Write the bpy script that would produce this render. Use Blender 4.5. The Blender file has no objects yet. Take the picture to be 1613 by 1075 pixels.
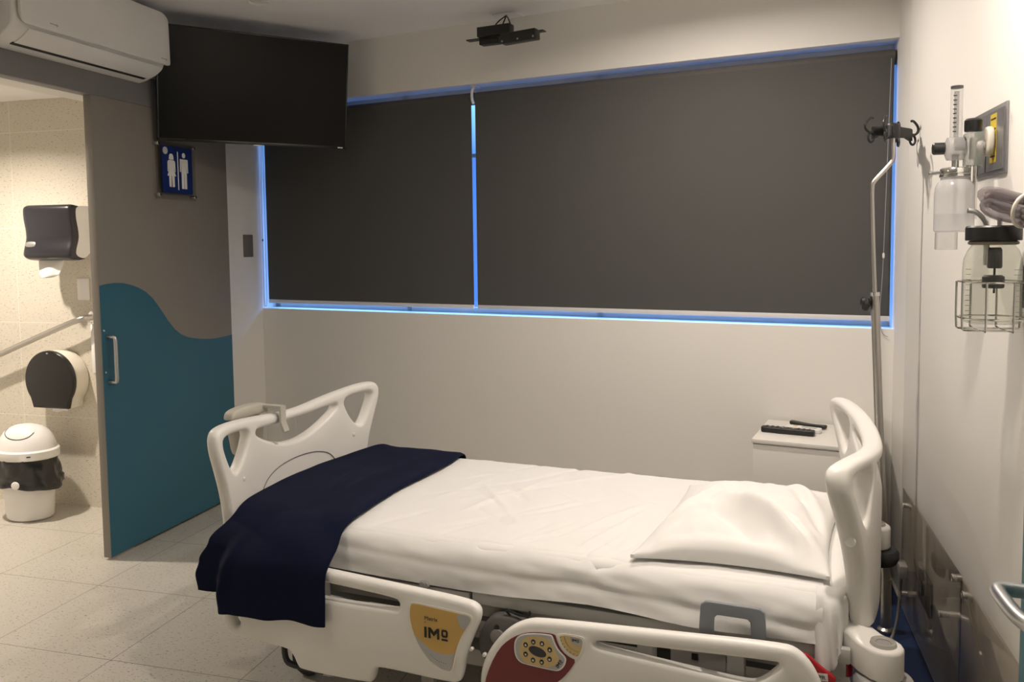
import bpy, bmesh, math, random
from math import sin, cos, pi, radians, sqrt
from mathutils import Vector, Matrix, noise
from mathutils.geometry import delaunay_2d_cdt, tessellate_polygon

# ------------------------------------------------------------------ scene, camera, world, exposure
sc = bpy.context.scene
col = sc.collection
sc.view_settings.view_transform = 'Standard'
sc.view_settings.look = 'None'
sc.view_settings.gamma = 1.0
sc.view_settings.use_curve_mapping = False
sc.view_settings.exposure = 0.25
sc.cycles.max_bounces = 10
sc.cycles.diffuse_bounces = 5
sc.cycles.transparent_max_bounces = 16
sc.cycles.caustics_reflective = False
sc.cycles.caustics_refractive = False
sc.cycles.sample_clamp_indirect = 6.0

EYE = Vector((0.0, 0.0, 1.5))
YAW, PITCH, ROLL, FPX = radians(15.61), radians(3.926), radians(0.658), 1305.0
fw = Vector((-sin(YAW) * cos(PITCH), cos(YAW) * cos(PITCH), -sin(PITCH)))
rt = Vector((cos(YAW), sin(YAW), 0.0))
dn = fw.cross(rt)
r2 = rt * cos(ROLL) + dn * sin(ROLL)
d2 = dn * cos(ROLL) - rt * sin(ROLL)
cam_data = bpy.data.cameras.new('camera')
cam = bpy.data.objects.new('camera', cam_data)
col.objects.link(cam)
m = Matrix.Identity(4)
for i in range(3):
    m[i][0] = r2[i]; m[i][1] = -d2[i]; m[i][2] = -fw[i]; m[i][3] = EYE[i]
cam.matrix_world = m
cam_data.sensor_width = 36.0
cam_data.sensor_fit = 'HORIZONTAL'
cam_data.lens = FPX * 36.0 / 1613.0
cam_data.shift_y = -67.0 / 1613.0
cam_data.clip_start = 0.05
sc.camera = cam

world = bpy.data.worlds.new('dusk_sky')
sc.world = world
world.use_nodes = True
bg = world.node_tree.nodes['Background']
_n = world.node_tree.nodes; _l = world.node_tree.links
_tc = _n.new('ShaderNodeTexCoord'); _sx = _n.new('ShaderNodeSeparateXYZ'); _cr = _n.new('ShaderNodeValToRGB')
_l.new(_tc.outputs['Generated'], _sx.inputs[0]); _l.new(_sx.outputs[2], _cr.inputs[0])
_e = _cr.color_ramp.elements
_e[0].position = 0.10; _e[0].color = (0.009, 0.026, 0.085, 1)      # buildings and haze along the horizon at dusk
_e[1].position = 0.45; _e[1].color = (0.15, 0.36, 0.85, 1)
_l.new(_cr.outputs[0], bg.inputs[0])
bg.inputs[1].default_value = 11.0

WARM = (1.0, 0.878, 0.765)
LAMPS = [  # x, y, z, power, main?
    (-0.25, 3.25, 2.675, 18.0),
    (0.16, 1.88, 2.675, 19.0),
    (-1.75, 1.35, 2.675, 5.5),
    (-3.95, 3.02, 2.322, 29.0),
]

# ------------------------------------------------------------------ materials
MATS = {}

def mat(name, color, rough=0.5, metal=0.0, bump=0.0, bscale=200.0, spec=0.5, coat=0.0, sheen=0.0, var=0.0, vscale=4.0):
    if name in MATS:
        return MATS[name]
    mt = bpy.data.materials.new(name)
    mt.use_nodes = True
    nt = mt.node_tree
    b = nt.nodes['Principled BSDF']
    b.inputs['Base Color'].default_value = (*color, 1)
    b.inputs['Roughness'].default_value = rough
    b.inputs['Metallic'].default_value = metal
    b.inputs['Specular IOR Level'].default_value = spec
    b.inputs['Coat Weight'].default_value = coat
    b.inputs['Sheen Weight'].default_value = sheen
    tc = nt.nodes.new('ShaderNodeTexCoord')
    if var > 0:
        n = nt.nodes.new('ShaderNodeTexNoise'); n.inputs['Scale'].default_value = vscale
        n.inputs['Detail'].default_value = 3
        nt.links.new(tc.outputs['Object'], n.inputs['Vector'])
        r = nt.nodes.new('ShaderNodeValToRGB')
        r.color_ramp.elements[0].position = 0.3
        r.color_ramp.elements[1].position = 0.7
        r.color_ramp.elements[0].color = (*[c * (1 - var) for c in color], 1)
        r.color_ramp.elements[1].color = (*[min(1, c * (1 + var)) for c in color], 1)
        nt.links.new(n.outputs[0], r.inputs[0])
        nt.links.new(r.outputs[0], b.inputs['Base Color'])
    if bump > 0:
        n = nt.nodes.new('ShaderNodeTexNoise'); n.inputs['Scale'].default_value = bscale
        nt.links.new(tc.outputs['Object'], n.inputs['Vector'])
        bp = nt.nodes.new('ShaderNodeBump'); bp.inputs['Strength'].default_value = bump
        bp.inputs['Distance'].default_value = 0.002
        nt.links.new(n.outputs[0], bp.inputs['Height'])
        nt.links.new(bp.outputs[0], b.inputs['Normal'])
    MATS[name] = mt
    return mt

def clear(name, tint=(0.95, 0.95, 0.95), ior=1.45, rough=0.02, milk=0.0, milkc=(0.8, 0.8, 0.8)):
    """thin clear plastic or glass: transmits straight through, reflects by Fresnel"""
    mt = bpy.data.materials.new(name); mt.use_nodes = True
    nt = mt.node_tree; nt.nodes.clear()
    out = nt.nodes.new('ShaderNodeOutputMaterial')
    tr = nt.nodes.new('ShaderNodeBsdfTransparent'); tr.inputs[0].default_value = (*tint, 1)
    gl = nt.nodes.new('ShaderNodeBsdfGlossy'); gl.inputs['Roughness'].default_value = rough
    lw = nt.nodes.new('ShaderNodeLayerWeight'); lw.inputs[0].default_value = 0.5
    pw = nt.nodes.new('ShaderNodeMath'); pw.operation = 'POWER'; pw.inputs[1].default_value = 4.5
    nt.links.new(lw.outputs['Facing'], pw.inputs[0])
    fr = nt.nodes.new('ShaderNodeMath'); fr.operation = 'MULTIPLY_ADD'; r0 = ((ior - 1) / (ior + 1)) ** 2
    fr.inputs[1].default_value = 0.75 - r0; fr.inputs[2].default_value = r0
    nt.links.new(pw.outputs[0], fr.inputs[0])
    mx = nt.nodes.new('ShaderNodeMixShader')
    base = tr.outputs[0]
    if milk > 0:
        df = nt.nodes.new('ShaderNodeBsdfTranslucent'); df.inputs[0].default_value = (*milkc, 1)
        df2 = nt.nodes.new('ShaderNodeBsdfDiffuse'); df2.inputs[0].default_value = (*milkc, 1)
        ad = nt.nodes.new('ShaderNodeMixShader'); ad.inputs[0].default_value = 0.5
        nt.links.new(df.outputs[0], ad.inputs[1]); nt.links.new(df2.outputs[0], ad.inputs[2])
        m2 = nt.nodes.new('ShaderNodeMixShader'); m2.inputs[0].default_value = milk
        nt.links.new(base, m2.inputs[1]); nt.links.new(ad.outputs[0], m2.inputs[2])
        base = m2.outputs[0]
    nt.links.new(fr.outputs[0], mx.inputs[0]); nt.links.new(base, mx.inputs[1]); nt.links.new(gl.outputs[0], mx.inputs[2])
    nt.links.new(mx.outputs[0], out.inputs[0])
    MATS[name] = mt
    return mt

def tile_mat(name, base, fleck, grout, plane, origin, size, mortar):
    """speckled tile; plane 'xy' for floors, 'xz' for walls"""
    mt = bpy.data.materials.new(name); mt.use_nodes = True
    nt = mt.node_tree; N = nt.nodes; L = nt.links
    b = N['Principled BSDF']; b.inputs['Roughness'].default_value = 0.32
    geo = N.new('ShaderNodeNewGeometry')
    sep = N.new('ShaderNodeSeparateXYZ'); L.new(geo.outputs['Position'], sep.inputs[0])
    cmb = N.new('ShaderNodeCombineXYZ')
    L.new(sep.outputs[0], cmb.inputs[0]); L.new(sep.outputs[1 if plane == 'xy' else 2], cmb.inputs[1])
    mp = N.new('ShaderNodeVectorMath'); mp.operation = 'SUBTRACT'
    mp.inputs[1].default_value = (origin[0] - 20 * size, origin[1] - 20 * size, 0)
    L.new(cmb.outputs[0], mp.inputs[0])
    br = N.new('ShaderNodeTexBrick')
    br.offset = 0.0; br.squash = 1.0
    for k, v in (('Scale', 1.0), ('Mortar Size', mortar), ('Mortar Smooth', 0.1), ('Brick Width', size), ('Row Height', size), ('Bias', 0.0)):
        br.inputs[k].default_value = v
    br.inputs['Color1'].default_value = (1, 1, 1, 1); br.inputs['Color2'].default_value = (0.94, 0.94, 0.94, 1)
    br.inputs['Mortar'].default_value = (0, 0, 0, 1)
    L.new(mp.outputs[0], br.inputs['Vector'])
    # flecks: stretched noise in two directions
    def flecks(rot, sx, sy, lo, hi):
        ma = N.new('ShaderNodeMapping'); ma.inputs['Rotation'].default_value = (0, 0, rot)
        ma.inputs['Scale'].default_value = (sx, sy, 1)
        L.new(cmb.outputs[0], ma.inputs['Vector'])
        n = N.new('ShaderNodeTexNoise'); n.inputs['Scale'].default_value = 1.0; n.inputs['Detail'].default_value = 2
        n.inputs['Roughness'].default_value = 0.6
        L.new(ma.outputs[0], n.inputs['Vector'])
        r = N.new('ShaderNodeMapRange'); r.inputs['From Min'].default_value = lo; r.inputs['From Max'].default_value = hi
        L.new(n.outputs[0], r.inputs['Value'])
        return r.outputs[0]
    f1 = flecks(0.6, 60, 150, 0.625, 0.69)
    f2 = flecks(-0.9, 65, 160, 0.63, 0.70)
    mxf = N.new('ShaderNodeMath'); mxf.operation = 'MAXIMUM'; L.new(f1, mxf.inputs[0]); L.new(f2, mxf.inputs[1])
    fine = N.new('ShaderNodeTexNoise'); fine.inputs['Scale'].default_value = 180; L.new(geo.outputs['Position'], fine.inputs['Vector'])
    c0 = N.new('ShaderNodeMix'); c0.data_type = 'RGBA'
    c0.inputs[6].default_value = (*[c * 0.93 for c in base], 1); c0.inputs[7].default_value = (*[min(1, c * 1.05) for c in base], 1)
    L.new(fine.outputs[0], c0.inputs[0])
    c1 = N.new('ShaderNodeMix'); c1.data_type = 'RGBA'
    c1.inputs[7].default_value = (*fleck, 1)
    sc_ = N.new('ShaderNodeMath'); sc_.operation = 'MULTIPLY'; sc_.inputs[1].default_value = 0.85
    L.new(mxf.outputs[0], sc_.inputs[0])
    L.new(sc_.outputs[0], c1.inputs[0]); L.new(c0.outputs[2], c1.inputs[6])
    c2 = N.new('ShaderNodeMix'); c2.data_type = 'RGBA'
    c2.inputs[7].default_value = (*grout, 1)
    L.new(br.outputs['Fac'], c2.inputs[0]); L.new(c1.outputs[2], c2.inputs[6])
    L.new(c2.outputs[2], b.inputs['Base Color'])
    bpn = N.new('ShaderNodeBump'); bpn.invert = True; bpn.inputs['Strength'].default_value = 0.4; bpn.inputs['Distance'].default_value = 0.001
    L.new(br.outputs['Fac'], bpn.inputs['Height']); L.new(bpn.outputs[0], b.inputs['Normal'])
    MATS[name] = mt
    return mt

def emit(name, color, s):
    mt = bpy.data.materials.new(name); mt.use_nodes = True
    b = mt.node_tree.nodes['Principled BSDF']
    b.inputs['Base Color'].default_value = (*color, 1)
    b.inputs['Emission Color'].default_value = (*color, 1); b.inputs['Emission Strength'].default_value = s
    return mt

WALL = mat('wall_paint', (0.79, 0.775, 0.74), 0.6, bump=0.05, bscale=300)
CEIL = mat('ceiling_paint', (0.86, 0.85, 0.84), 0.8)
GREYDOOR = mat('grey_laminate', (0.235, 0.215, 0.19), 0.5, bump=0.05, bscale=500)
TEAL = mat('teal_laminate', (0.026, 0.125, 0.185), 0.45)
HEADER = mat('grey_header_paint', (0.20, 0.195, 0.195), 0.55)
BLIND = mat('charcoal_blind_fabric', (0.086, 0.086, 0.083), 0.9, bump=0.3, bscale=900, spec=0.2)
BLINDROLL = mat('charcoal_roller_fabric', (0.085, 0.08, 0.075), 0.8)
ALU = mat('pale_aluminium', (0.70, 0.69, 0.68), 0.45, 0.1)
WHITEPL = mat('white_plastic', (0.78, 0.77, 0.75), 0.35)
CREAM = mat('bed_plastic', (0.80, 0.785, 0.745), 0.36)
ACW = mat('aircon_plastic', (0.80, 0.79, 0.765), 0.35)
BLACK = mat('black_plastic', (0.012, 0.012, 0.012), 0.4)
BLACKG = mat('black_gloss', (0.010, 0.0095, 0.009), 0.22)
SCREEN = mat('screen_glass', (0.010, 0.0095, 0.009), 0.22, spec=0.1)
SMOKE = mat('smoke_grey_plastic', (0.022, 0.021, 0.026), 0.25)
CHROME = mat('chrome', (0.75, 0.74, 0.72), 0.16, 1.0)
STEEL = mat('stainless_steel', (0.52, 0.50, 0.47), 0.3, 1.0)
SATIN = mat('satin_steel', (0.55, 0.55, 0.55), 0.38, 1.0)
SHEET = mat('white_cotton', (0.765, 0.755, 0.735), 0.9, bump=0.12, bscale=700, sheen=0.1)
PILLOWC = mat('white_pillowcase', (0.77, 0.76, 0.74), 0.9, bump=0.1, bscale=700, sheen=0.1)
NAVY = mat('navy_fleece', (0.0055, 0.008, 0.026), 0.95, bump=0.5, bscale=500, sheen=0.02, spec=0.1)
GREYPL = mat('grey_plastic', (0.20, 0.215, 0.235), 0.5)
MIDGREY = mat('bumper_grey', (0.30, 0.29, 0.28), 0.6)
DARKGREY = mat('dark_rubber', (0.035, 0.035, 0.037), 0.7)
FRAMEP = mat('frame_paint', (0.48, 0.47, 0.44), 0.45)
REDP = mat('dark_red_panel', (0.16, 0.018, 0.020), 0.4)
REDL = mat('red_plastic', (0.42, 0.012, 0.022), 0.4)
YEL = mat('amber_label', (0.56, 0.36, 0.105), 0.5)
YEL2 = mat('pale_amber_label', (0.60, 0.45, 0.20), 0.5)
LGREY = mat('label_grey', (0.42, 0.42, 0.41), 0.5)
INK = mat('black_ink', (0.012, 0.011, 0.010), 0.6)
WHITEINK = mat('white_ink', (0.80, 0.79, 0.74), 0.5)
SIGNBLUE = mat('sign_blue', (0.005, 0.022, 0.13), 0.4)
BLUEFLOOR = mat('navy_vinyl', (0.010, 0.024, 0.075), 0.4)
PAPER = mat('white_paper', (0.86, 0.85, 0.82), 0.9)
BAG = mat('black_bin_liner', (0.016, 0.016, 0.016), 0.22, bump=0.8, bscale=30)
GREEN = mat('green_label', (0.015, 0.20, 0.11), 0.5)
YELLAB = mat('yellow_label', (0.62, 0.47, 0.05), 0.5)
PLATEG = mat('brushed_grey_plate', (0.30, 0.30, 0.31), 0.4, 0.6)
CREAMPL = mat('ivory_plastic', (0.72, 0.68, 0.58), 0.4)
NIGHT = mat('white_laminate', (0.72, 0.70, 0.66), 0.4)
FLOOR = tile_mat('floor_tile', (0.54, 0.51, 0.445), (0.12, 0.105, 0.09), (0.10, 0.085, 0.07), 'xy', (-2.742, 2.95), 0.5405, 0.0013)
BATHTILE = tile_mat('bathroom_tile', (0.64, 0.595, 0.50), (0.22, 0.20, 0.165), (0.78, 0.74, 0.66), 'xz', (-4.06, 0.519), 0.5455, 0.0016)
ACRYL = clear('smoky_acrylic', (0.93, 0.905, 0.87), 1.5, 0.04)
CLEARA = clear('clear_acrylic', (0.93, 0.93, 0.93), 1.45, 0.03)
SIGNACR = clear('sign_acrylic', (0.90, 0.90, 0.90), 1.3, 0.1)
GLASSJ = clear('jar_glass', (0.93, 0.94, 0.90), 1.45, 0.02, 0.05, (0.75, 0.75, 0.68))
FROST = clear('frosted_bottle', (0.92, 0.92, 0.93), 1.4, 0.2, 0.55, (0.78, 0.78, 0.79))
TUBEC = clear('clear_tubing', (0.78, 0.75, 0.76), 1.45, 0.05, 0.3, (0.55, 0.52, 0.53))
POUCH = clear('clear_pouch', (0.88, 0.88, 0.86), 1.4, 0.15, 0.15)
WINGLASS = clear('window_glass', (0.93, 0.95, 0.97), 1.5, 0.0)
RINGP = clear('translucent_ring', (0.8, 0.8, 0.78), 1.4, 0.2, 0.7, (0.62, 0.60, 0.56))

# ------------------------------------------------------------------ object helpers
WM = {}
I4 = Matrix.Identity(4)

def put(o, world_m, parent):
    col.objects.link(o)
    WM[o] = world_m.copy()
    if parent is not None:
        o.parent = parent
        o.matrix_basis = WM[parent].inverted() @ world_m
    else:
        o.matrix_basis = world_m

def tag(o, label, cat, group=None):
    o['label'] = label
    o['category'] = cat
    if group:
        o['group'] = group
    return o

def thing(name, label, cat, base, frame=I4, group=None):
    o = bpy.data.objects.new(name, None)
    o.empty_display_size = 0.05
    put(o, frame @ Matrix.Translation(Vector(base)), None)
    return tag(o, label, cat, group)

def obj(name, bm, material, parent=None, frame=I4, ang=35, label=None):
    """link the bmesh (coordinates given in `frame`) as ONE mesh object, its origin at its centre"""
    if bm.verts:
        lo = Vector([min(v.co[i] for v in bm.verts) for i in range(3)])
        hi = Vector([max(v.co[i] for v in bm.verts) for i in range(3)])
    else:
        lo = hi = Vector()
    c = (lo + hi) / 2
    if parent is None:
        c.z = lo.z
    for v in bm.verts:
        v.co -= c
    me = bpy.data.meshes.new(name)
    bm.normal_update()
    bm.to_mesh(me); bm.free()
    mats = material if isinstance(material, (list, tuple)) else [material]
    for mm in mats:
        me.materials.append(mm)
    for p in me.polygons:
        p.use_smooth = True
    me.set_sharp_from_angle(angle=radians(ang))
    o = bpy.data.objects.new(name, me)
    put(o, frame @ Matrix.Translation(c), parent)
    if label:
        o['label'] = label
    return o

def struct(name, bm, material, frame=I4, parent=None):
    o = obj(name, bm, material, parent, frame)
    if parent is None:
        o['kind'] = 'structure'
    return o

def B():
    return bmesh.new()

def box(bm, x0, x1, y0, y1, z0, z1, bev=0.0, seg=2, mi=0):
    vs = [bm.verts.new(p) for p in ((x0, y0, z0), (x1, y0, z0), (x1, y1, z0), (x0, y1, z0), (x0, y0, z1), (x1, y0, z1), (x1, y1, z1), (x0, y1, z1))]
    fs = [bm.faces.new([vs[i] for i in q]) for q in ((3, 2, 1, 0), (4, 5, 6, 7), (0, 1, 5, 4), (1, 2, 6, 5), (2, 3, 7, 6), (3, 0, 4, 7))]
    for f in fs:
        f.material_index = mi
    if bev > 0:
        es = list({e for f in fs for e in f.edges})
        bmesh.ops.bevel(bm, geom=es, offset=bev, segments=seg, profile=0.5, affect='EDGES')
    return bm

def catmull(pts, n=8, closed=False):
    P = [Vector(p) for p in pts]
    out = []
    k = len(P)
    rng = range(k if closed else k - 1)
    for i in rng:
        p0 = P[(i - 1) % k] if closed or i > 0 else P[0]
        p1, p2 = P[i], P[(i + 1) % k]
        p3 = P[(i + 2) % k] if closed or i + 2 < k else P[-1]
        for j in range(n):
            t = j / n
            out.append(0.5 * ((2 * p1) + (p2 - p0) * t + (2 * p0 - 5 * p1 + 4 * p2 - p3) * t * t + (3 * p1 - p0 - 3 * p2 + p3) * t ** 3))
    if not closed:
        out.append(P[-1])
    return out

def chaikin(pts, it=2, closed=True, r=0.25):
    P = [Vector(p) for p in pts]
    for _ in range(it):
        Q = []
        k = len(P)
        for i in range(k if closed else k - 1):
            a, b = P[i], P[(i + 1) % k]
            Q += [a.lerp(b, r), a.lerp(b, 1 - r)]
        if not closed:
            Q = [P[0]] + Q + [P[-1]]
        P = Q
    return P

def tube(bm, pts, r, n=10, closed=False, cap=True, mi=0):
    """sweep a circle (radius r or list of radii) along pts"""
    P = [Vector(p) for p in pts]
    k = len(P)
    rr = r if isinstance(r, (list, tuple)) else [r] * k
    T = []
    for i in range(k):
        if closed:
            t = P[(i + 1) % k] - P[(i - 1) % k]
        else:
            t = P[min(i + 1, k - 1)] - P[max(i - 1, 0)]
        T.append(t.normalized())
    up = Vector((0, 0, 1)) if abs(T[0].z) < 0.9 else Vector((1, 0, 0))
    nrm = (up - T[0] * up.dot(T[0])).normalized()
    rings = []
    for i in range(k):
        nrm = (nrm - T[i] * nrm.dot(T[i])).normalized()
        bi = T[i].cross(nrm)
        rings.append([bm.verts.new(P[i] + (nrm * cos(2 * pi * j / n) + bi * sin(2 * pi * j / n)) * rr[i]) for j in range(n)])
    for i in range(k if closed else k - 1):
        a, b = rings[i], rings[(i + 1) % k]
        for j in range(n):
            f = bm.faces.new((a[j], a[(j + 1) % n], b[(j + 1) % n], b[j])); f.material_index = mi
    if cap and not closed:
        bm.faces.new(rings[0][::-1]).material_index = mi
        bm.faces.new(rings[-1]).material_index = mi
    return bm

def lathe(bm, prof, center=(0, 0, 0), axis='z', n=32, cap=True, mi=0):
    """revolve (r, h) profile about an axis through center"""
    c = Vector(center)
    def P(r, h, a):
        if axis == 'z':
            return c + Vector((r * cos(a), r * sin(a), h))
        if axis == 'y':
            return c + Vector((r * cos(a), h, r * sin(a)))
        return c + Vector((h, r * cos(a), r * sin(a)))
    rings = [[bm.verts.new(P(r, h, 2 * pi * j / n)) for j in range(n)] for r, h in prof]
    flip = axis == 'y'
    for a, b in zip(rings, rings[1:]):
        for j in range(n):
            q = (a[j], a[(j + 1) % n], b[(j + 1) % n], b[j])
            f = bm.faces.new(q[::-1] if flip else q); f.material_index = mi
    if cap:
        f = bm.faces.new(rings[0] if flip else rings[0][::-1]); f.material_index = mi
        f = bm.faces.new(rings[-1][::-1] if flip else rings[-1]); f.material_index = mi
    return bm

def inpoly(p, poly):
    x, y = p; c = False
    k = len(poly); j = k - 1
    for i in range(k):
        xi, yi = poly[i][0], poly[i][1]; xj, yj = poly[j][0], poly[j][1]
        if (yi > y) != (yj > y) and x < (xj - xi) * (y - yi) / (yj - yi) + xi:
            c = not c
        j = i
    return c

def area2(poly):
    return sum(poly[i][0] * poly[(i + 1) % len(poly)][1] - poly[(i + 1) % len(poly)][0] * poly[i][1] for i in range(len(poly)))

def inset(poly, d):
    """offset a loop inwards (to its left when CCW) by d"""
    k = len(poly); out = []
    for i in range(k):
        a, b, c = Vector(poly[i - 1][:2]), Vector(poly[i][:2]), Vector(poly[(i + 1) % k][:2])
        e1, e2 = (b - a), (c - b)
        if e1.length < 1e-9 or e2.length < 1e-9:
            out.append(b.copy()); continue
        e1.normalize(); e2.normalize()
        n1, n2 = Vector((-e1.y, e1.x)), Vector((-e2.y, e2.x))
        mm = n1 + n2
        if mm.length < 1e-6:
            mm = n1
        mm.normalize()
        s = d / max(0.5, mm.dot(n1))
        out.append(b + mm * s)
    return out

def resample(poly, step):
    P = [Vector(p[:2]) for p in poly]; out = []
    k = len(P)
    for i in range(k):
        a, b = P[i], P[(i + 1) % k]
        n = max(1, int(math.ceil((b - a).length / step)))
        for j in range(n):
            out.append(a.lerp(b, j / n))
    return out

def plate(bm, outer, holes, thick, r, fn, grid=0.05, seg=3, mi=0, step=0.03, rc=None):
    rc = r if rc is None else rc
    """solid slab with rounded edges (radius r) and through holes; fn(a, b, c) -> xyz, c from -thick/2 to thick/2"""
    loops = []
    o = resample(outer, step)
    if area2(o) < 0:
        o = o[::-1]
    loops.append(o)
    for h in holes:
        h = resample(h, step)
        if area2(h) > 0:
            h = h[::-1]
        loops.append(h)
    prof = []   # (inset, c) from back cap edge to front cap edge
    for k in range(seg + 1):
        a = pi / 2 * k / seg
        prof.append((r * (1 - sin(a)), -thick / 2 + rc * (1 - cos(a))))
    prof += [(i, -c) for i, c in prof[::-1]]
    caploops = [inset(L, prof[0][0]) for L in loops]
    grids = []
    for L in loops:
        rings = []
        for i, c in prof:
            rings.append([bm.verts.new(fn(p.x, p.y, c)) for p in inset(L, i)])
        for a, b in zip(rings, rings[1:]):
            k = len(a)
            for j in range(k):
                f = bm.faces.new((a[j], a[(j + 1) % k], b[(j + 1) % k], b[j])); f.material_index = mi
        grids.append(rings)
    pts = []; edges = []; ref = []
    for L, rings in zip(caploops, grids):
        s = len(pts)
        for j, p in enumerate(L):
            pts.append(Vector((p.x, p.y))); ref.append((rings[0][j], rings[-1][j]))
        edges += [(s + j, s + (j + 1) % len(L)) for j in range(len(L))]
    nb = len(pts)
    if grid:
        x0 = min(p.x for p in caploops[0]); x1 = max(p.x for p in caploops[0])
        y0 = min(p.y for p in caploops[0]); y1 = max(p.y for p in caploops[0])
        nx = int((x1 - x0) / grid); ny = int((y1 - y0) / grid)
        for i in range(1, nx + 1):
            for j in range(1, ny + 1):
                p = (x0 + grid * i, y0 + grid * j)
                if inpoly(p, caploops[0]) and not any(inpoly(p, h) for h in caploops[1:]):
                    if min((Vector(p) - q).length for q in pts[:nb]) > grid * 0.35:
                        pts.append(Vector(p)); ref.append(None)
    vv, ee, ff, ov, oe, of = delaunay_2d_cdt(pts, edges, [], 0, 1e-7)
    mapb = {}
    def vert(i, side):
        if (i, side) not in mapb:
            src = [q for q in ov[i]]
            if src and ref[src[0]] is not None:
                mapb[(i, side)] = ref[src[0]][side]
            else:
                mapb[(i, side)] = bm.verts.new(fn(vv[i].x, vv[i].y, (-thick / 2, thick / 2)[side]))
        return mapb[(i, side)]
    for t in ff:
        cx = sum(vv[i].x for i in t) / len(t); cy = sum(vv[i].y for i in t) / len(t)
        if not inpoly((cx, cy), caploops[0]) or any(inpoly((cx, cy), h) for h in caploops[1:]):
            continue
        for side in (0, 1):
            q = [vert(i, side) for i in t]
            if len(set(q)) < 3:
                continue
            try:
                f = bm.faces.new(q if side else q[::-1]); f.material_index = mi
            except ValueError:
                pass
    bmesh.ops.recalc_face_normals(bm, faces=bm.faces)
    return bm

def gridmesh(bm, nu, nv, fn, closed_v=False, mi=0):
    V = [[bm.verts.new(fn(i / nu, j / nv)) for j in range(nv + (0 if closed_v else 1))] for i in range(nu + 1)]
    m_ = len(V[0])
    for i in range(nu):
        for j in range(nv):
            f = bm.faces.new((V[i][j], V[i + 1][j], V[i + 1][(j + 1) % m_], V[i][(j + 1) % m_])); f.material_index = mi
    return V

def text_obj(name, body, size, material, parent, world_m, depth=0.0004, sx=1.0, bold=0.0, label=None):
    cu = bpy.data.curves.new(name, 'FONT')
    cu.body = body; cu.size = size; cu.extrude = depth; cu.offset = bold
    cu.align_x = 'LEFT'
    t = bpy.data.objects.new(name, cu)
    col.objects.link(t)
    bpy.context.view_layer.update()
    me = bpy.data.meshes.new_from_object(t.evaluated_get(bpy.context.evaluated_depsgraph_get()))
    bpy.data.objects.remove(t)
    for v in me.vertices:
        v.co.x *= sx
    me.materials.clear(); me.materials.append(material)
    me.name = name
    o = bpy.data.objects.new(name, me)
    put(o, world_m, parent)
    if label:
        o['label'] = label
    return o

def prism(bm, pts, fn, c0, c1, mi=0):
    """extrude a 2-D polygon between depths c0 and c1"""
    a = [bm.verts.new(fn(p[0], p[1], c0)) for p in pts]
    b = [bm.verts.new(fn(p[0], p[1], c1)) for p in pts]
    k = len(pts)
    fs = []
    for j in range(k):
        fs.append(bm.faces.new((a[j], a[(j + 1) % k], b[(j + 1) % k], b[j])))
    tri = tessellate_polygon([[Vector((p[0], p[1], 0)) for p in pts]])
    for t in tri:
        fs.append(bm.faces.new([a[i] for i in t])); fs.append(bm.faces.new([b[i] for i in t]))
    for f in fs:
        f.material_index = mi
    bmesh.ops.recalc_face_normals(bm, faces=fs)
    return bm

def fbm(x, y, z=0.0):
    return noise.noise(Vector((x, y, z))) + 0.5 * noise.noise(Vector((2.1 * x + 5, 2.1 * y, z + 3)))

def lerp(a, b, t):
    return a + (b - a) * t

def interp(tab, x):
    if x <= tab[0][0]:
        return tab[0][1]
    for (a, va), (b, vb) in zip(tab, tab[1:]):
        if x <= b:
            t = (x - a) / (b - a)
            t = t * t * (3 - 2 * t)
            return va + (vb - va) * t
    return tab[-1][1]

# ------------------------------------------------------------------ frames
XL, XR, ZC = -2.96, 0.644, 2.685
AL = radians(-10.99)
P0 = Vector((XL, 4.664, 0))
FW = Matrix.Translation(P0) @ Matrix.Rotation(AL, 4, 'Z')     # window wall: x along it, y outwards
BETA = radians(-6.0)
FB = Matrix.Rotation(BETA, 4, 'Z')                              # bed: x foot to head, y near to far side

# ------------------------------------------------------------------ room shell
bm = B(); box(bm, -5.1, XR + 0.12, -1.3, 4.95, -0.1, 0.0); struct('floor', bm, FLOOR)
bm = B(); box(bm, XL - 0.12, XR + 0.12, -1.3, 4.95, ZC, ZC + 0.1); struct('ceiling', bm, CEIL)
bm = B()
box(bm, XL - 0.12, XL, -1.3, 2.05, 0, ZC); box(bm, XL - 0.12, XL, 3.43, 4.95, 0, ZC); box(bm, XL - 0.12, XL, 2.05, 3.43, 2.2, ZC)
struct('wall_left', bm, WALL)
bm = B(); box(bm, XR, XR + 0.12, -1.3, 4.2, 0, ZC); struct('wall_right', bm, WALL)
bm = B(); box(bm, XL - 0.12, XR + 0.12, -1.4, -1.3, 0, ZC); struct('wall_back', bm, WALL)
bm = B(); box(bm, XR - 0.014, XR, 0.3, 3.62, 0.0, ZC, 0.002); struct('wall_panel_right', bm, WALL)
# window wall with its opening
SILL, LINT, WT = 1.094, 2.362, 0.20
bm = B()
box(bm, -0.2, 3.95, 0, WT, 0, SILL); box(bm, -0.2, 3.95, 0, WT, LINT, ZC); box(bm, -0.2, 0.0, 0, WT, SILL, LINT)
box(bm, 3.675, 3.95, 0, WT, SILL, LINT)
struct('wall_window', bm, WALL, FW)
# window frame and panes
bm = B()
box(bm, 0.0, 3.675, 0.13, 0.17, SILL, SILL + 0.03); box(bm, 0.0, 3.675, 0.13, 0.17, LINT - 0.03, LINT)
for a in (0.0, 1.02, 2.23, 3.645):
    box(bm, a, a + 0.03, 0.13, 0.17, SILL, LINT)
box(bm, 0.0, 3.675, 0.135, 0.165, 1.98, 2.0)
win = struct('window_1', bm, ALU, FW)
bm = B(); box(bm, 0.03, 3.645, 0.147, 0.151, SILL + 0.03, LINT - 0.03); obj('pane', bm, WINGLASS, win, FW)
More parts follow.
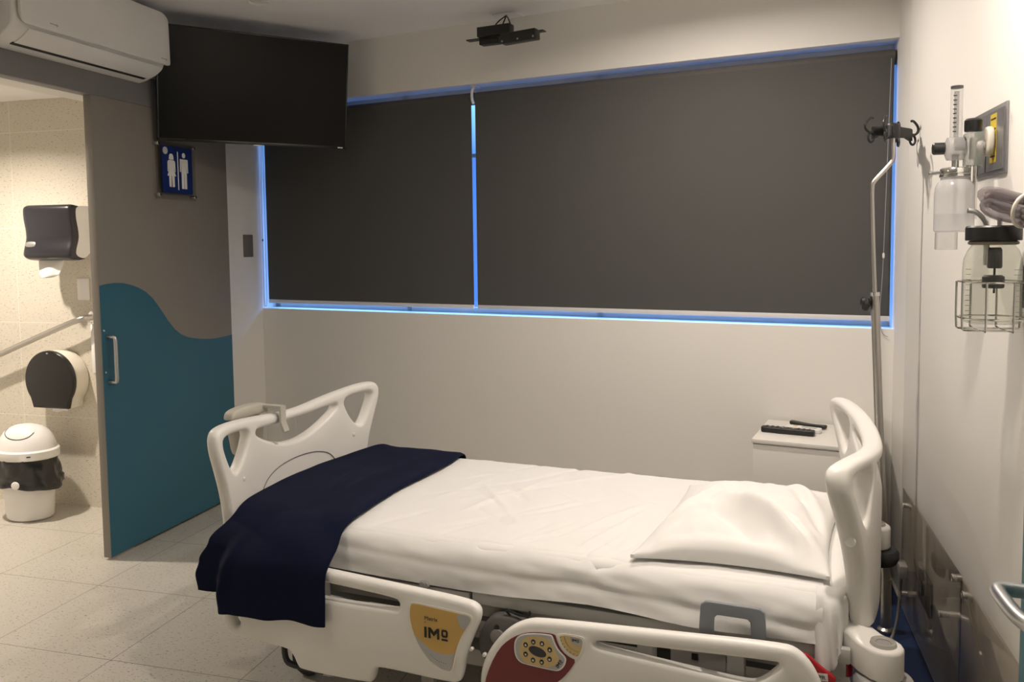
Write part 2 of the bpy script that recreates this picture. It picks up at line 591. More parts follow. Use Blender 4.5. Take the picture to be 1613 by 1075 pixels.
# skirtings and floor border
bm = B(); box(bm, 0.36, XR - 0.014, 0.9, 4.05, 0.0, 0.004); struct('trim_1', bm, BLUEFLOOR)
# door header over the sliding door
bm = B(); box(bm, XL + 0.002, XL + 0.066, 1.7, 4.4, 2.2, 2.345, 0.003); struct('trim_2', bm, HEADER)

# sliding bathroom door
D0, D1 = 3.205, 4.235
bm = B(); box(bm, XL + 0.02, XL + 0.061, D0, D1, 0.012, 2.215, 0.002); door = struct('door_1', bm, GREYDOOR)
wave = [(3.207, 1.316), (3.25, 1.322), (3.305, 1.325), (3.36, 1.321), (3.411, 1.31), (3.47, 1.292), (3.521, 1.267), (3.565, 1.235), (3.601, 1.198), (3.642, 1.15), (3.679, 1.106), (3.725, 1.06), (3.776, 1.025), (3.83, 1.004), (3.881, 0.992), (3.95, 0.980), (4.02, 0.972), (4.079, 0.969), (4.15, 0.969), (4.233, 0.973)]
bm = B(); prism(bm, wave + [(4.233, 0.014), (3.207, 0.014)], lambda a, b, c: (XL + 0.061 + c, a, b), 0.0, 0.0012)
obj('wave_panel', bm, TEAL, door, label='teal lower panel with a wavy top edge')
bm = B()
tube(bm, chaikin([(XL + 0.062, 3.245, 1.072), (XL + 0.105, 3.245, 1.072), (XL + 0.105, 3.245, 0.856), (XL + 0.062, 3.245, 0.856)], 2, False, 0.08), 0.0095, 12)
obj('handle', bm, SATIN, door)
for z in (1.105, 0.905):
    bm = B(); lathe(bm, [(0.006, 0), (0.006, 0.003), (0.003, 0.0045)], (XL + 0.062, 3.222, z), 'x', 12); obj('screw', bm, CHROME, door)

# bathroom shell
bm = B(); box(bm, -5.1, XL - 0.12, 3.86, 3.98, 0, 2.45); struct('wall_bathroom_back', bm, BATHTILE)
bm = B(); box(bm, -5.1, -5.0, 1.5, 3.98, 0, 2.45); struct('wall_bathroom_side', bm, WALL)
bm = B(); box(bm, -5.1, XL - 0.12, 1.4, 1.5, 0, 2.45); struct('wall_bathroom_front', bm, WALL)
bm = B(); box(bm, -5.1, XL - 0.12, 1.5, 3.86, 2.335, 2.45); struct('ceiling_bathroom', bm, CEIL)

# entrance door at the right edge
bm = B(); box(bm, 0.44, 0.48, 0.5, 1.487, 0.01, 2.1, 0.002); d2o = struct('door_2', bm, mat('teal_door_paint', (0.03, 0.14, 0.17), 0.5))
bm = B()
lathe(bm, [(0.026, 0.0), (0.026, -0.008), (0.012, -0.010), (0.012, -0.014)], (0.44, 1.40, 0.955), 'x', 24)
lev = chaikin([(0.436, 1.40, 0.955), (0.381, 1.40, 0.958), (0.378, 1.375, 0.957), (0.382, 1.29, 0.955), (0.396, 1.265, 0.955), (0.436, 1.262, 0.955)], 3, False)
tube(bm, lev, 0.0115, 14)
obj('lever_handle', bm, SATIN, d2o)

# ------------------------------------------------------------------ ceiling lights
def downlight(x, y, z, power, label, r=0.057, lit=True, group=None, spread=165):
    t = thing('ceiling_light', label, 'ceiling light', (x, y, z), group=group)
    bm = B(); lathe(bm, [(r * 0.74, 0.004), (r * 0.74, -0.004), (r * 0.82, -0.010), (r * 0.97, -0.007), (r, 0.0), (r, 0.004)], (x, y, z), 'z', 40, cap=False)
    obj('trim_ring', bm, WHITEPL, t)
    bm = B(); lathe(bm, [(r * 0.745, -0.0005), (r * 0.745, 0.003)], (x, y, z), 'z', 40)
    obj('diffuser', bm, emit('lamp_glow', WARM, 6.0) if lit else WHITEPL, t)
    if lit:
        ld = bpy.data.lights.new('lamp', 'AREA'); ld.shape = 'DISK'; ld.size = r * 1.5
        ld.energy = power; ld.color = WARM; ld.spread = radians(spread)
        lo = bpy.data.objects.new('lamp', ld)
        put(lo, Matrix.Translation((x, y, z - 0.012)), t)
    return t
downlight(-2.285, 3.65, ZC, 0, 'unlit round recessed ceiling light with a white ring near the television', lit=False)
LL = ['lit round ceiling light above the bed near the window', 'lit round ceiling light by the right wall near the entrance', 'lit round ceiling light on the left near the entrance', 'lit round ceiling light inside the bathroom']
for (x, y, z, p), lb in zip(LAMPS, LL):
    downlight(x, y, z + 0.01, p, lb, spread=145 if x < -3 else 165)

# ------------------------------------------------------------------ blinds
def blind(a0, a1, label):
    t = thing('roller_blind', label, 'blind', ((a0 + a1) / 2, 0.05, 1.12), FW)
    bm = B(); lathe(bm, [(0.034, a0), (0.034, a1)], (0, 0.066, 2.293), 'x', 28); obj('roller_tube', bm, BLINDROLL, t, FW)
    bm = B(); box(bm, a0 + 0.004, a1 - 0.004, 0.0315, 0.0333, 1.140, 2.295)
    obj('blind_fabric', bm, BLIND, t, FW)
    bm = B(); box(bm, a0 + 0.004, a1 - 0.004, 0.027, 0.038, 1.126, 1.149, 0.003); obj('hem_bar', bm, ALU, t, FW)
    return t
b1 = blind(0.022, 1.535, 'left charcoal roller blind, the narrower one, partly behind the television')
b2 = blind(1.551, 3.655, 'right charcoal roller blind, the wider one behind the bed head')
bm = B()
tube(bm, chaikin([(1.543, 0.066, 2.36), (1.543, 0.05, 2.352), (1.543, 0.02, 2.33), (1.543, 0.018, 2.285), (1.543, 0.035, 2.262)], 2, False), 0.008, 8)
box(bm, 1.525, 1.56, 0.04, 0.09, 2.352, 2.361)
obj('end_bracket', bm, WHITEPL, b1, FW)
def bead_chain(parent, pts):
    bm = B(); tube(bm, catmull(pts, 14), 0.0016, 6, cap=True)
    return obj('bead_chain', bm, mat('bead_chain_grey', (0.32, 0.32, 0.34), 0.4), parent, FW)
bead_chain(b1, [(0.019, 0.02, 2.28), (0.008, 0.014, 1.9), (0.006, 0.012, 1.45), (0.009, 0.008, 1.15), (0.016, 0.01, 1.108), (0.022, 0.014, 1.15), (0.022, 0.018, 1.5), (0.021, 0.022, 2.28)])
cc = bead_chain(b2, [(3.640, 0.02, 2.28), (3.630, 0.012, 1.75), (3.622, 0.000, 1.36), (3.614, -0.006, 1.18), (3.622, -0.010, 1.085), (3.648, -0.010, 1.060)])
bm = B(); lathe(bm, [(0.003, -0.012), (0.005, -0.006), (0.005, 0.006), (0.003, 0.012)], (3.624, 0.002, 1.42), 'z', 10); obj('chain_stop', bm, WHITEPL, b2, FW)
bm = B(); box(bm, 0.004, 0.009, 0.009, 0.015, 1.52, 1.535); obj('chain_stop', bm, BLACK, b1, FW)

# ------------------------------------------------------------------ television
def tv():
    w, h = 1.005, 0.577
    yaw, pit, roll = radians(47.9), radians(8.9), radians(-0.3)
    c = Vector((-2.501, 3.956, 2.3215))
    r = Vector((cos(yaw), sin(yaw), 0)); n = Vector((sin(yaw) * cos(pit), -cos(yaw) * cos(pit), -sin(pit)))
    up = r.cross(-n).normalized()
    if up.z < 0: up = -up
    F = Matrix.Identity(4)
    for i in range(3):
        F[i][0] = r[i]; F[i][1] = -n[i]; F[i][2] = up[i]; F[i][3] = c[i]
    F = F @ Matrix.Rotation(roll, 4, 'Y')
    t = thing('television', 'large black flat television tilted down in the corner, screen off', 'television', (0, 0.05, 0), F)
    bm = B(); box(bm, -w / 2 + 0.009, w / 2 - 0.009, -0.001, 0.003, -h / 2 + 0.016, h / 2 - 0.009); obj('screen', bm, SCREEN, t, F)
    bm = B()
    box(bm, -w / 2, w / 2, -0.004, 0.018, h / 2 - 0.009, h / 2, 0.002); box(bm, -w / 2, w / 2, -0.004, 0.018, -h / 2, -h / 2 + 0.016, 0.002)
    box(bm, -w / 2, -w / 2 + 0.009, -0.004, 0.018, -h / 2, h / 2, 0.002); box(bm, w / 2 - 0.009, w / 2, -0.004, 0.018, -h / 2, h / 2, 0.002)
    obj('bezel', bm, BLACKG, t, F)
    bm = B(); box(bm, -w / 2 + 0.01, w / 2 - 0.01, 0.003, 0.04, -h / 2 + 0.01, h / 2 - 0.01, 0.006); box(bm, -0.3, 0.3, 0.04, 0.06, -0.22, 0.12, 0.01); obj('back_housing', bm, BLACK, t, F)
    bm = B(); box(bm, -0.022, 0.022, -0.006, 0.012, -h / 2 - 0.004, -h / 2 + 0.001, 0.001); obj('maker_badge', bm, SATIN, t, F)
    bm = B(); box(bm, w / 2 - 0.05, w / 2 - 0.02, -0.005, -0.0035, -h / 2 + 0.004, -h / 2 + 0.010); obj('sticker', bm, WHITEINK, t, F)
    bm = B()
    Fi = F.inverted()
    wp = Fi @ Vector((XL + 0.02, 4.13, 2.36))
    tube(bm, [(0.0, 0.055, 0.0), (0.0, 0.12, 0.0), wp], 0.018, 10); box(bm, -0.12, 0.12, 0.055, 0.066, -0.12, 0.12)
    obj('wall_arm', bm, BLACK, t, F)
tv()

# ------------------------------------------------------------------ air conditioner
def aircon():
    y0, y1 = 2.655, 3.545
    t = thing('air_conditioner', 'white wall-mounted split air conditioner above the bathroom door', 'air conditioner', (XL + 0.1, (y0 + y1) / 2, 2.305))
    body = [(0.002, 2.312), (0.05, 2.303), (0.10, 2.312), (0.15, 2.330), (0.188, 2.352), (0.206, 2.370), (0.212, 2.40), (0.218, 2.60), (0.205, 2.637), (0.17, 2.648), (0.002, 2.650)]
    def endr(y):     # rounded ends
        k = min(1.0, min(y - y0, y1 - y) / 0.03)
        return 1 - 0.07 * (1 - sqrt(max(0, 1 - (1 - k) ** 2)))
    bm = B()
    ys = [y0, y0 + 0.003, y0 + 0.010, y0 + 0.02, y0 + 0.03, y1 - 0.03, y1 - 0.02, y1 - 0.010, y1 - 0.003, y1]
    P = chaikin([(a, b) for a, b in body], 1)
    rings = [[bm.verts.new((XL + max(0.002, p.x * endr(y)), y, 2.48 + (p.y - 2.48) * endr(y))) for p in P] for y in ys]
    k = len(P)
    for a, b in zip(rings, rings[1:]):
        for j in range(k):
            bm.faces.new((a[j], a[(j + 1) % k], b[(j + 1) % k], b[j]))
    bm.faces.new(rings[0]); bm.faces.new(rings[-1][::-1])
    bmesh.ops.recalc_face_normals(bm, faces=bm.faces)
    obj('body', bm, ACW, t, ang=50)
    # front panel, slightly proud, rounded corners
    rect = []
    for (yc, zc_, rr, a0) in ((y1 - 0.012, 2.394, 0.012, -90), (y1 - 0.045, 2.592, 0.042, 0), (y0 + 0.056, 2.592, 0.042, 90), (y0 + 0.056, 2.424, 0.042, 180)):
        rect += [(yc + rr * cos(radians(a0 + 15 * q)), zc_ + rr * sin(radians(a0 + 15 * q))) for q in range(7)]
    def fn(a, b, c):
        k = 0.012 * max(0, (b - 2.58) / 0.055) ** 2
        return (XL + 0.231 + c - k, a, b)
    bm = B(); plate(bm, rect, [], 0.018, 0.004, fn, 0.08, 3)
    obj('front_panel', bm, ACW, t)
    # air vane on the underside with the dark outlet slot behind it
    bm = B()
    sec = [(0.206, 2.366), (0.214, 2.374), (0.165, 2.3405), (0.128, 2.3205), (0.126, 2.316), (0.165, 2.331)]
    prism(bm, [(p[0], p[1]) for p in [(0.2135, 2.3705), (0.19, 2.3480), (0.16, 2.3310), (0.134, 2.3205), (0.134, 2.3235), (0.16, 2.3345), (0.188, 2.3525)]], lambda a, b, c: (XL + a, c, b), y0 + 0.075, y1 - 0.03)
    obj('air_vane', bm, ACW, t)
    bm = B(); prism(bm, [(0.133, 2.3195), (0.118, 2.3145), (0.118, 2.325), (0.133, 2.330)], lambda a, b, c: (XL + a, c, b), y0 + 0.07, y1 - 0.05)
    obj('outlet_slot', bm, BLACK, t)
    for yy in (2.83, 3.50):
        bm = B(); z0 = 2.40
        prism(bm, [(yy - 0.022, z0 + 0.010), (yy + 0.012, z0 + 0.008), (yy + 0.008, z0 + 0.014), (yy + 0.022, z0 + 0.006), (yy + 0.010, z0 - 0.002), (yy + 0.012, z0 + 0.004), (yy - 0.022, z0 + 0.006)], lambda a, b, c: (XL + 0.2395 + c, a, b), 0, 0.0006)
        obj('arrow_mark', bm, LGREY, t)
aircon()

# ------------------------------------------------------------------ restroom sign
def sign():
    x = XL + 0.061
    t = thing('restroom_sign', 'blue restroom sign with white woman and man figures on clear acrylic', 'sign', (x, 3.76, 1.76))
    f = lambda a, b, c: (x + c, a, b)
    bm = B(); box(bm, x + 0.022, x + 0.025, 3.602, 3.915, 1.740, 2.036); obj('acrylic_backing', bm, SIGNACR, t)
    bm = B(); box(bm, x + 0.0255, x + 0.028, 3.643, 3.885, 1.774, 2.016); obj('blue_panel', bm, SIGNBLUE, t)
    for (a, b) in ((3.618, 2.022), (3.900, 2.022), (3.618, 1.762), (3.900, 1.760)):
        bm = B(); lathe(bm, [(0.010, 0), (0.010, 0.032), (0.008, 0.035)], (x, a, b), 'x', 16); obj('standoff', bm, CHROME, t)
    def fig(name, polys, cx, label=None):
        bm = B()
        for p in polys:
            prism(bm, [(cx + a, b) for a, b in p], lambda a, b, c: f(a, b, c), 0.0282, 0.0288)
        o = obj(name, bm, WHITEINK, t)
    def circ(cx, cz, r, n=20):
        return [(cx + r * cos(2 * pi * i / n), cz + r * sin(2 * pi * i / n)) for i in range(n)]
    woman = [[(-0.019, 1.948), (-0.016, 1.968), (-0.008, 1.977), (0.008, 1.977), (0.016, 1.968), (0.019, 1.948), (0.008, 1.947), (0.0, 1.945), (-0.008, 1.947)],
             [(-0.020, 1.944), (0.020, 1.944), (0.030, 1.935), (0.031, 1.884), (0.023, 1.884), (0.022, 1.918), (0.020, 1.890), (0.034, 1.862), (-0.034, 1.862), (-0.020, 1.890), (-0.022, 1.918), (-0.023, 1.884), (-0.031, 1.884), (-0.030, 1.935)],
             [(-0.021, 1.863), (-0.002, 1.863), (-0.004, 1.804), (-0.020, 1.806)], [(0.021, 1.863), (0.002, 1.863), (0.004, 1.804), (0.022, 1.806)]]
    man = [circ(0, 1.976, 0.0135), [(-0.032, 1.956), (0.032, 1.956), (0.034, 1.885), (0.025, 1.885), (0.022, 1.940), (0.021, 1.80), (0.002, 1.80), (0.001, 1.878), (-0.001, 1.878), (-0.002, 1.80), (-0.021, 1.80), (-0.022, 1.940), (-0.025, 1.888), (-0.034, 1.888)]]
    fig('woman_figure', woman, 3.716)
    fig('man_figure', man, 3.816)
    bm = B(); prism(bm, [(3.764, 1.992), (3.771, 1.992), (3.771, 1.792), (3.764, 1.792)], f, 0.0282, 0.0288); obj('divider_line', bm, WHITEINK, t)
    bm = B(); prism(bm, circ(3.671, 1.990, 0.019, 28), f, 0.0282, 0.0288); obj('round_logo', bm, mat('pale_logo', (0.55, 0.55, 0.52), 0.5), t)
sign()

# ------------------------------------------------------------------ small wall plates
bm = B(); box(bm, XL + 0.0005, XL + 0.009, 4.468, 4.565, 1.424, 1.562, 0.003)
tag(obj('switch_plate', bm, mat('taupe_plastic', (0.16, 0.15, 0.14), 0.5)), 'small grey blank switch plate on the wall between sliding door and window', 'switch plate')
bm = B(); box(bm, -3.632, -3.552, 3.850, 3.8595, 1.197, 1.321, 0.003)
tag(obj('switch_plate', bm, WHITEPL), 'white blank switch plate on the bathroom tiles below the towel dispenser', 'switch plate')
bm = B(); box(bm, -3.549, -3.43, 3.845, 3.8595, 0.785, 1.061, 0.003)
tag(obj('wall_plate', bm, WHITEPL), 'tall white wall plate on bathroom tiles, mostly hidden by the sliding door edge', 'wall plate')

# ------------------------------------------------------------------ bathroom things
def towel_dispenser():
    xa, xb = -3.790, -3.470
    t = thing('paper_towel_dispenser', 'black and white paper towel dispenser on the bathroom wall', 'dispenser', ((xa + xb) / 2, 3.8, 1.43))
    # side profile: depth from wall (d) against height
    prof = [(0.185, 1.728), (0.205, 1.712), (0.207, 1.66), (0.196, 1.59), (0.196, 1.54), (0.214, 1.48), (0.215, 1.45), (0.19, 1.432), (0.15, 1.425)]
    P = [p for p in catmull([(a, b, 0) for a, b in prof], 5)]
    bm = B()
    xs = [xa, xa + 0.004, xa + 0.014, xa + 0.03, xb - 0.03, xb - 0.014, xb - 0.004, xb]
    def sh(x):
        k = min(x - xa, xb - x) / 0.03
        return 0.012 * (1 - sqrt(max(0, 1 - (1 - min(1, k)) ** 2)))
    rows = [[bm.verts.new((x, 3.86 - p.x + sh(x), 1.58 + (p.y - 1.58) * (1 - sh(x) * 3))) for p in P] for x in xs]
    back = [[bm.verts.new((x, 3.86 - p.x + 0.03 + sh(x), 1.58 + (p.y - 1.58) * 0.97 * (1 - sh(x) * 3))) for p in P] for x in xs]
    for R_, fl in ((rows, 1), (back, 0)):
        for a, b in zip(R_, R_[1:]):
            for j in range(len(P) - 1):
                bm.faces.new((a[j], a[j + 1], b[j + 1], b[j]))
    for i in range(len(xs) - 1):
        for j in (0, len(P) - 1):
            bm.faces.new((rows[i][j], rows[i + 1][j], back[i + 1][j], back[i][j]))
    for i in (0, len(xs) - 1):
        for j in range(len(P) - 1):
            bm.faces.new((rows[i][j], rows[i][j + 1], back[i][j + 1], back[i][j]))
    bmesh.ops.recalc_face_normals(bm, faces=bm.faces)
    obj('front_cover', bm, SMOKE, t, ang=50, label='glossy black front cover')
    bm = B()
    side = chaikin([(0.0015, 1.722), (0.185, 1.722), (0.182, 1.66), (0.168, 1.59), (0.168, 1.53), (0.186, 1.47), (0.165, 1.436), (0.10, 1.436), (0.04, 1.50), (0.0015, 1.56)], 2)
    prism(bm, [(p.x, p.y) for p in side], lambda a, b, c: (c, 3.86 - a, b), xa + 0.006, xb - 0.004)
    obj('body', bm, WHITEPL, t, label='white housing')
    bm = B()
    plate(bm, chaikin([(-3.772, 1.530), (-3.715, 1.530), (-3.709, 1.515), (-3.715, 1.500), (-3.772, 1.500), (-3.778, 1.515)], 2), [], 0.004, 0.0015, lambda a, b, c: (a, 3.86 - 0.204 + c - (1.515 - b) * 0.26, b), 0, 2, step=0.01)
    obj('badge', bm, SATIN, t)
    bm = B()
    def pf(u, v):
        x = lerp(-3.745, -3.565, u) + 0.0
        x = -3.655 + (x + 3.655) * (1 - 0.25 * v)
        z = 1.442 - v * (0.092 + 0.02 * sin(u * 3.1)) 
        y = 3.86 - 0.15 - 0.03 * v + 0.012 * sin(u * 7 + v * 2) * v + 0.02 * abs(u - 0.45) * v
        return (x - 0.015 * v, y, z)
    gridmesh(bm, 14, 8, pf)
    s = obj('paper_towel', bm, PAPER, t)
    s.modifiers.new('thick', 'SOLIDIFY').thickness = 0.0012
towel_dispenser()

def roll_dispenser():
    cx, cz = -3.745, 0.752
    t = thing('toilet_paper_dispenser', 'round black-fronted toilet roll dispenser on the bathroom wall', 'dispenser', (cx, 3.86, 0.6))
    def outline(r, drop, w0, w1):
        a0 = math.asin(w0 / r)
        pts = []
        n = 40
        for i in range(n + 1):
            a = -pi / 2 + a0 + (2 * pi - 2 * a0) * i / n
            pts.append((cx + r * cos(a), cz + r * sin(a)))
        pts += [(cx - w1, cz - drop), (cx + w1, cz - drop)]
        return pts
    bm = B(); plate(bm, outline(0.163, 0.160, 0.125, 0.112), [], 0.095, 0.01, lambda a, b, c: (a, 3.86 - 0.049 + c, b), 0, 3, step=0.03)
    obj('body', bm, CREAMPL, t, label='ivory round housing')
    bm = B(); plate(bm, outline(0.168, 0.158, 0.135, 0.118), [], 0.030, 0.009, lambda a, b, c: (a, 3.86 - 0.112 + c, b), 0, 4, step=0.03)
    obj('front_cover', bm, BLACKG, t, label='black round front cover')
    bm = B()
    gridmesh(bm, 8, 3, lambda u, v: (lerp(cx - 0.03, cx + 0.075, u), 3.86 - 0.07 - 0.01 * v, cz - 0.150 - 0.032 * v - 0.006 * sin(u * 6)))
    s = obj('toilet_paper', bm, PAPER, t); s.modifiers.new('thick', 'SOLIDIFY').thickness = 0.001
    bm = B(); box(bm, cx - 0.006, cx + 0.006, 3.86 - 0.131, 3.86 - 0.1265, cz + 0.150, cz + 0.158, 0.001); obj('key_slot', bm, SATIN, t)
roll_dispenser()

t = thing('grab_bar', 'stainless steel slanted grab bar on the bathroom wall', 'grab bar', (-3.53, 3.86, 1.1))
bm = B(); tube(bm, chaikin([(-3.530, 3.858, 1.103), (-3.535, 3.785, 1.103), (-3.62, 3.775, 1.075), (-3.98, 3.775, 0.940), (-4.30, 3.775, 0.818), (-4.35, 3.785, 0.80), (-4.355, 3.858, 0.80)], 3, False), 0.0165, 16)
obj('rail', bm, STEEL, t)
for p in ((-3.530, 1.103), (-4.355, 0.80)):
    bm = B(); lathe(bm, [(0.040, -0.0005), (0.040, -0.008), (0.034, -0.013), (0.019, -0.015)], (p[0], 3.86, p[1]), 'y', 28); obj('flange', bm, CHROME, t)

def trash_bin():
    cx, cy = -3.815, 3.635
    t = thing('trash_bin', 'white swing-lid bathroom bin with a black liner folded over', 'bin', (cx, cy, 0))
    ell = lambda r, z, a: (cx + r * 1.08 * cos(a), cy + r * 0.86 * sin(a), z)
    def rev(bm, prof, n=40, cap=True):
        rings = [[bm.verts.new(ell(r, z, 2 * pi * j / n)) for j in range(n)] for r, z in prof]
        for a, b in zip(rings, rings[1:]):
            for j in range(n):
                bm.faces.new((a[j], a[(j + 1) % n], b[(j + 1) % n], b[j]))
        if cap:
            bm.faces.new(rings[0][::-1]); bm.faces.new(rings[-1])
        return bm
    bm = rev(B(), [(0.108, 0.001), (0.118, 0.010), (0.124, 0.06), (0.132, 0.20), (0.142, 0.35)]); obj('bucket', bm, WHITEPL, t)
    bm = rev(B(), [(0.158, 0.345), (0.162, 0.350), (0.162, 0.388), (0.157, 0.394), (0.152, 0.396)]); obj('lid_rim', bm, WHITEPL, t)
    dome = [(0.150, 0.396), (0.146, 0.418), (0.134, 0.452), (0.112, 0.486), (0.080, 0.509), (0.042, 0.521), (0.008, 0.524)]
    bm = rev(B(), dome); obj('lid_dome', bm, WHITEPL, t)
    # swing flap: a round cap lying on the dome, facing the room
    def dome_z(x, y):
        r = sqrt(((x - cx) / 1.08) ** 2 + ((y - cy) / 0.86) ** 2)
        for (r0, z0), (r1_, z1) in zip(dome, dome[1:]):
            if r1_ <= r <= r0:
                return lerp(z1, z0, (r - r1_) / (r0 - r1_))
        return dome[-1][1] if r < 0.008 else dome[0][1]
    fx, fy = cx + 0.012, cy - 0.050
    bm = B()
    V = gridmesh(bm, 8, 40, lambda u, v: (fx + 0.086 * u * cos(2 * pi * v), fy + 0.058 * u * sin(2 * pi * v), dome_z(fx + 0.086 * u * cos(2 * pi * v), fy + 0.058 * u * sin(2 * pi * v)) + 0.0045 - 0.003 * u ** 6), closed_v=True)
    bmesh.ops.remove_doubles(bm, verts=bm.verts, dist=1e-5)
    bmesh.ops.recalc_face_normals(bm, faces=bm.faces)
    obj('swing_flap', bm, WHITEPL, t)
    bm = B()
    arc = [(fx + 0.087 * cos(a), fy + 0.0595 * sin(a)) for a in [pi * 0.98 + pi * 1.04 * i / 40 for i in range(41)]]
    tube(bm, [(x, y, dome_z(x, y) + 0.0012) for x, y in arc], 0.0020, 6); obj('flap_gap', bm, DARKGREY, t)
    bm = B()
    def liner(u, v):
        a = 2 * pi * u; z = lerp(0.350, 0.190, v)
        hem = 0.03 * noise.noise(Vector((cos(a) * 1.6, sin(a) * 1.6, 4))) * v
        r = lerp(0.150, 0.163, v) + 0.012 * noise.noise(Vector((cos(a) * 4, sin(a) * 4, z * 14))) + 0.004 * sin(a * 9 + z * 30) + (0.012 if v > 0.72 else 0)
        return ell(r, z - hem, a)
    gridmesh(bm, 72, 14, liner)
    bmesh.ops.remove_doubles(bm, verts=bm.verts, dist=1e-5)
    s = obj('bin_liner', bm, BAG, t, ang=60, label='black plastic liner folded over the rim'); s.modifiers.new('thick', 'SOLIDIFY').thickness = 0.0015
    bm = B()
    a0 = -1.25
    lathe(bm, [(0.022, 0), (0.018, 0.004), (0.006, 0.006)], (0, 0, 0), 'z', 20)
    M = Matrix.Translation(Vector(ell(0.182, 0.222, a0))) @ Vector((cos(a0), sin(a0), 0)).to_track_quat('Z', 'Y').to_matrix().to_4x4()
    for v in bm.verts: v.co = M @ v.co
    obj('side_button', bm, WHITEPL, t)
    bm = B()
    a1 = -0.86; M = Matrix.Translation(Vector(ell(0.1622, 0.37, a1))) @ Vector((cos(a1), sin(a1), 0)).to_track_quat('Z', 'Y').to_matrix().to_4x4()
    box(bm, -0.010, 0.010, -0.003, 0.003, 0, 0.001)
    for v in bm.verts: v.co = M @ v.co
    obj('sticker', bm, INK, t)
trash_bin()

# ------------------------------------------------------------------ ceiling motion sensors
def sensor_rig():
    t = thing('motion_sensor_rig', 'cluster of black motion sensor bars hanging from the ceiling by the window', 'sensor', (-1.15, 4.2, 2.5), FW.inverted() @ FW)
    f = FW
    # a (along wall) for world x: a = (x + 2.96) / cos
    def A(x): return (x - XL + 0.035) / cos(AL)
    d = -0.17
    bm = B(); plate(bm, [(-1.268, 4.225), (-1.136, 4.20), (-1.112, 4.285), (-1.244, 4.31)], [], 0.010, 0.002, lambda a, b, c: (a, b, ZC - 0.006 + c), 0, 2, step=0.2)
    obj('ceiling_plate', bm, mat('bright_white_plastic', (0.85, 0.85, 0.85), 0.4), t, I4, label='small white ceiling plate')
    bm = B(); box(bm, A(-1.395), A(-0.965), d - 0.02, d + 0.02, 2.545, 2.550)
    obj('shelf_rod', bm, BLACK, t, f)
    bm = B(); box(bm, A(-1.325), A(-1.140), d - 0.035, d + 0.02, 2.552, 2.602, 0.004); obj('sensor_bar', bm, BLACK, t, f)
    bm = B(); box(bm, A(-1.320), A(-1.215), d - 0.02, d + 0.03, 2.515, 2.544, 0.003); box(bm, A(-1.275), A(-1.215), d - 0.021, d + 0.03, 2.528, 2.533)
    obj('mount_foot', bm, BLACK, t, f)
    bm = B()
    M = Matrix.Translation((A(-1.065), d - 0.07, 2.512)) @ Matrix.Rotation(radians(-2.0), 4, 'Y')
    box(bm, -0.096, 0.096, -0.03, 0.03, -0.022, 0.027, 0.004)
    for v in bm.verts: v.co = M @ v.co
    o = obj('sensor_bar', bm, BLACK, t, f)
    for xx in (0.0, 0.084, -0.086):
        bm = B(); lathe(bm, [(0.005, 0), (0.004, -0.002)], (0, 0, 0), 'y', 12)
        M2 = M @ Matrix.Translation((xx, -0.03, -0.012))
        for v in bm.verts: v.co = M2 @ v.co
        obj('lens', bm, SATIN, o, f)
    def cab(p): 
        bm = B(); tube(bm, catmull(p, 8), 0.0035, 8); obj('cable', bm, BLACK, t, f)
    top = (A(-1.215), -0.085, ZC - 0.010)
    cab([top, (A(-1.22), d + 0.01, 2.63), (A(-1.245), d - 0.0, 2.60)])
    cab([top, (A(-1.187), d + 0.015, 2.64), (A(-1.198), d, 2.60)])
    cab([top, (A(-1.165), d + 0.01, 2.63), (A(-1.150), d, 2.59), (A(-1.165), d - 0.01, 2.565), (A(-1.18), d - 0.01, 2.568)])
sensor_rig()

# ------------------------------------------------------------------ nightstand and remotes
FN = Matrix.Rotation(AL, 4, 'Z')
def nightstand():
    x0, x1, y0, y1, zt = -0.648, -0.17, 3.572, 3.985, 0.65
    t = thing('nightstand', 'white laminate nightstand against the window wall behind the bed', 'nightstand', ((x0 + x1) / 2, (y0 + y1) / 2, 0), FN)
    bm = B(); box(bm, x0 - 0.004, x1 + 0.004, y0 - 0.006, y1, zt - 0.018, zt, 0.0015); obj('top', bm, NIGHT, t, FN)
    bm = B(); box(bm, x0, x1, y0 + 0.016, y1, 0.06, zt - 0.018); box(bm, x0 + 0.03, x1 - 0.03, y0 + 0.04, y1 - 0.02, 0.0005, 0.06); obj('carcass', bm, NIGHT, t, FN)
    bm = B(); box(bm, x0 + 0.001, x1 - 0.001, y0, y0 + 0.016, 0.075, zt - 0.021, 0.001); dd = obj('door', bm, NIGHT, t, FN)
    bm = B(); tube(bm, [(x0 + 0.06, y0 - 0.001, 0.33), (x0 + 0.06, y0 - 0.022, 0.33), (x0 + 0.06, y0 - 0.022, 0.43), (x0 + 0.06, y0 - 0.001, 0.43)], 0.005, 10); obj('handle', bm, SATIN, dd, FN)
nightstand()

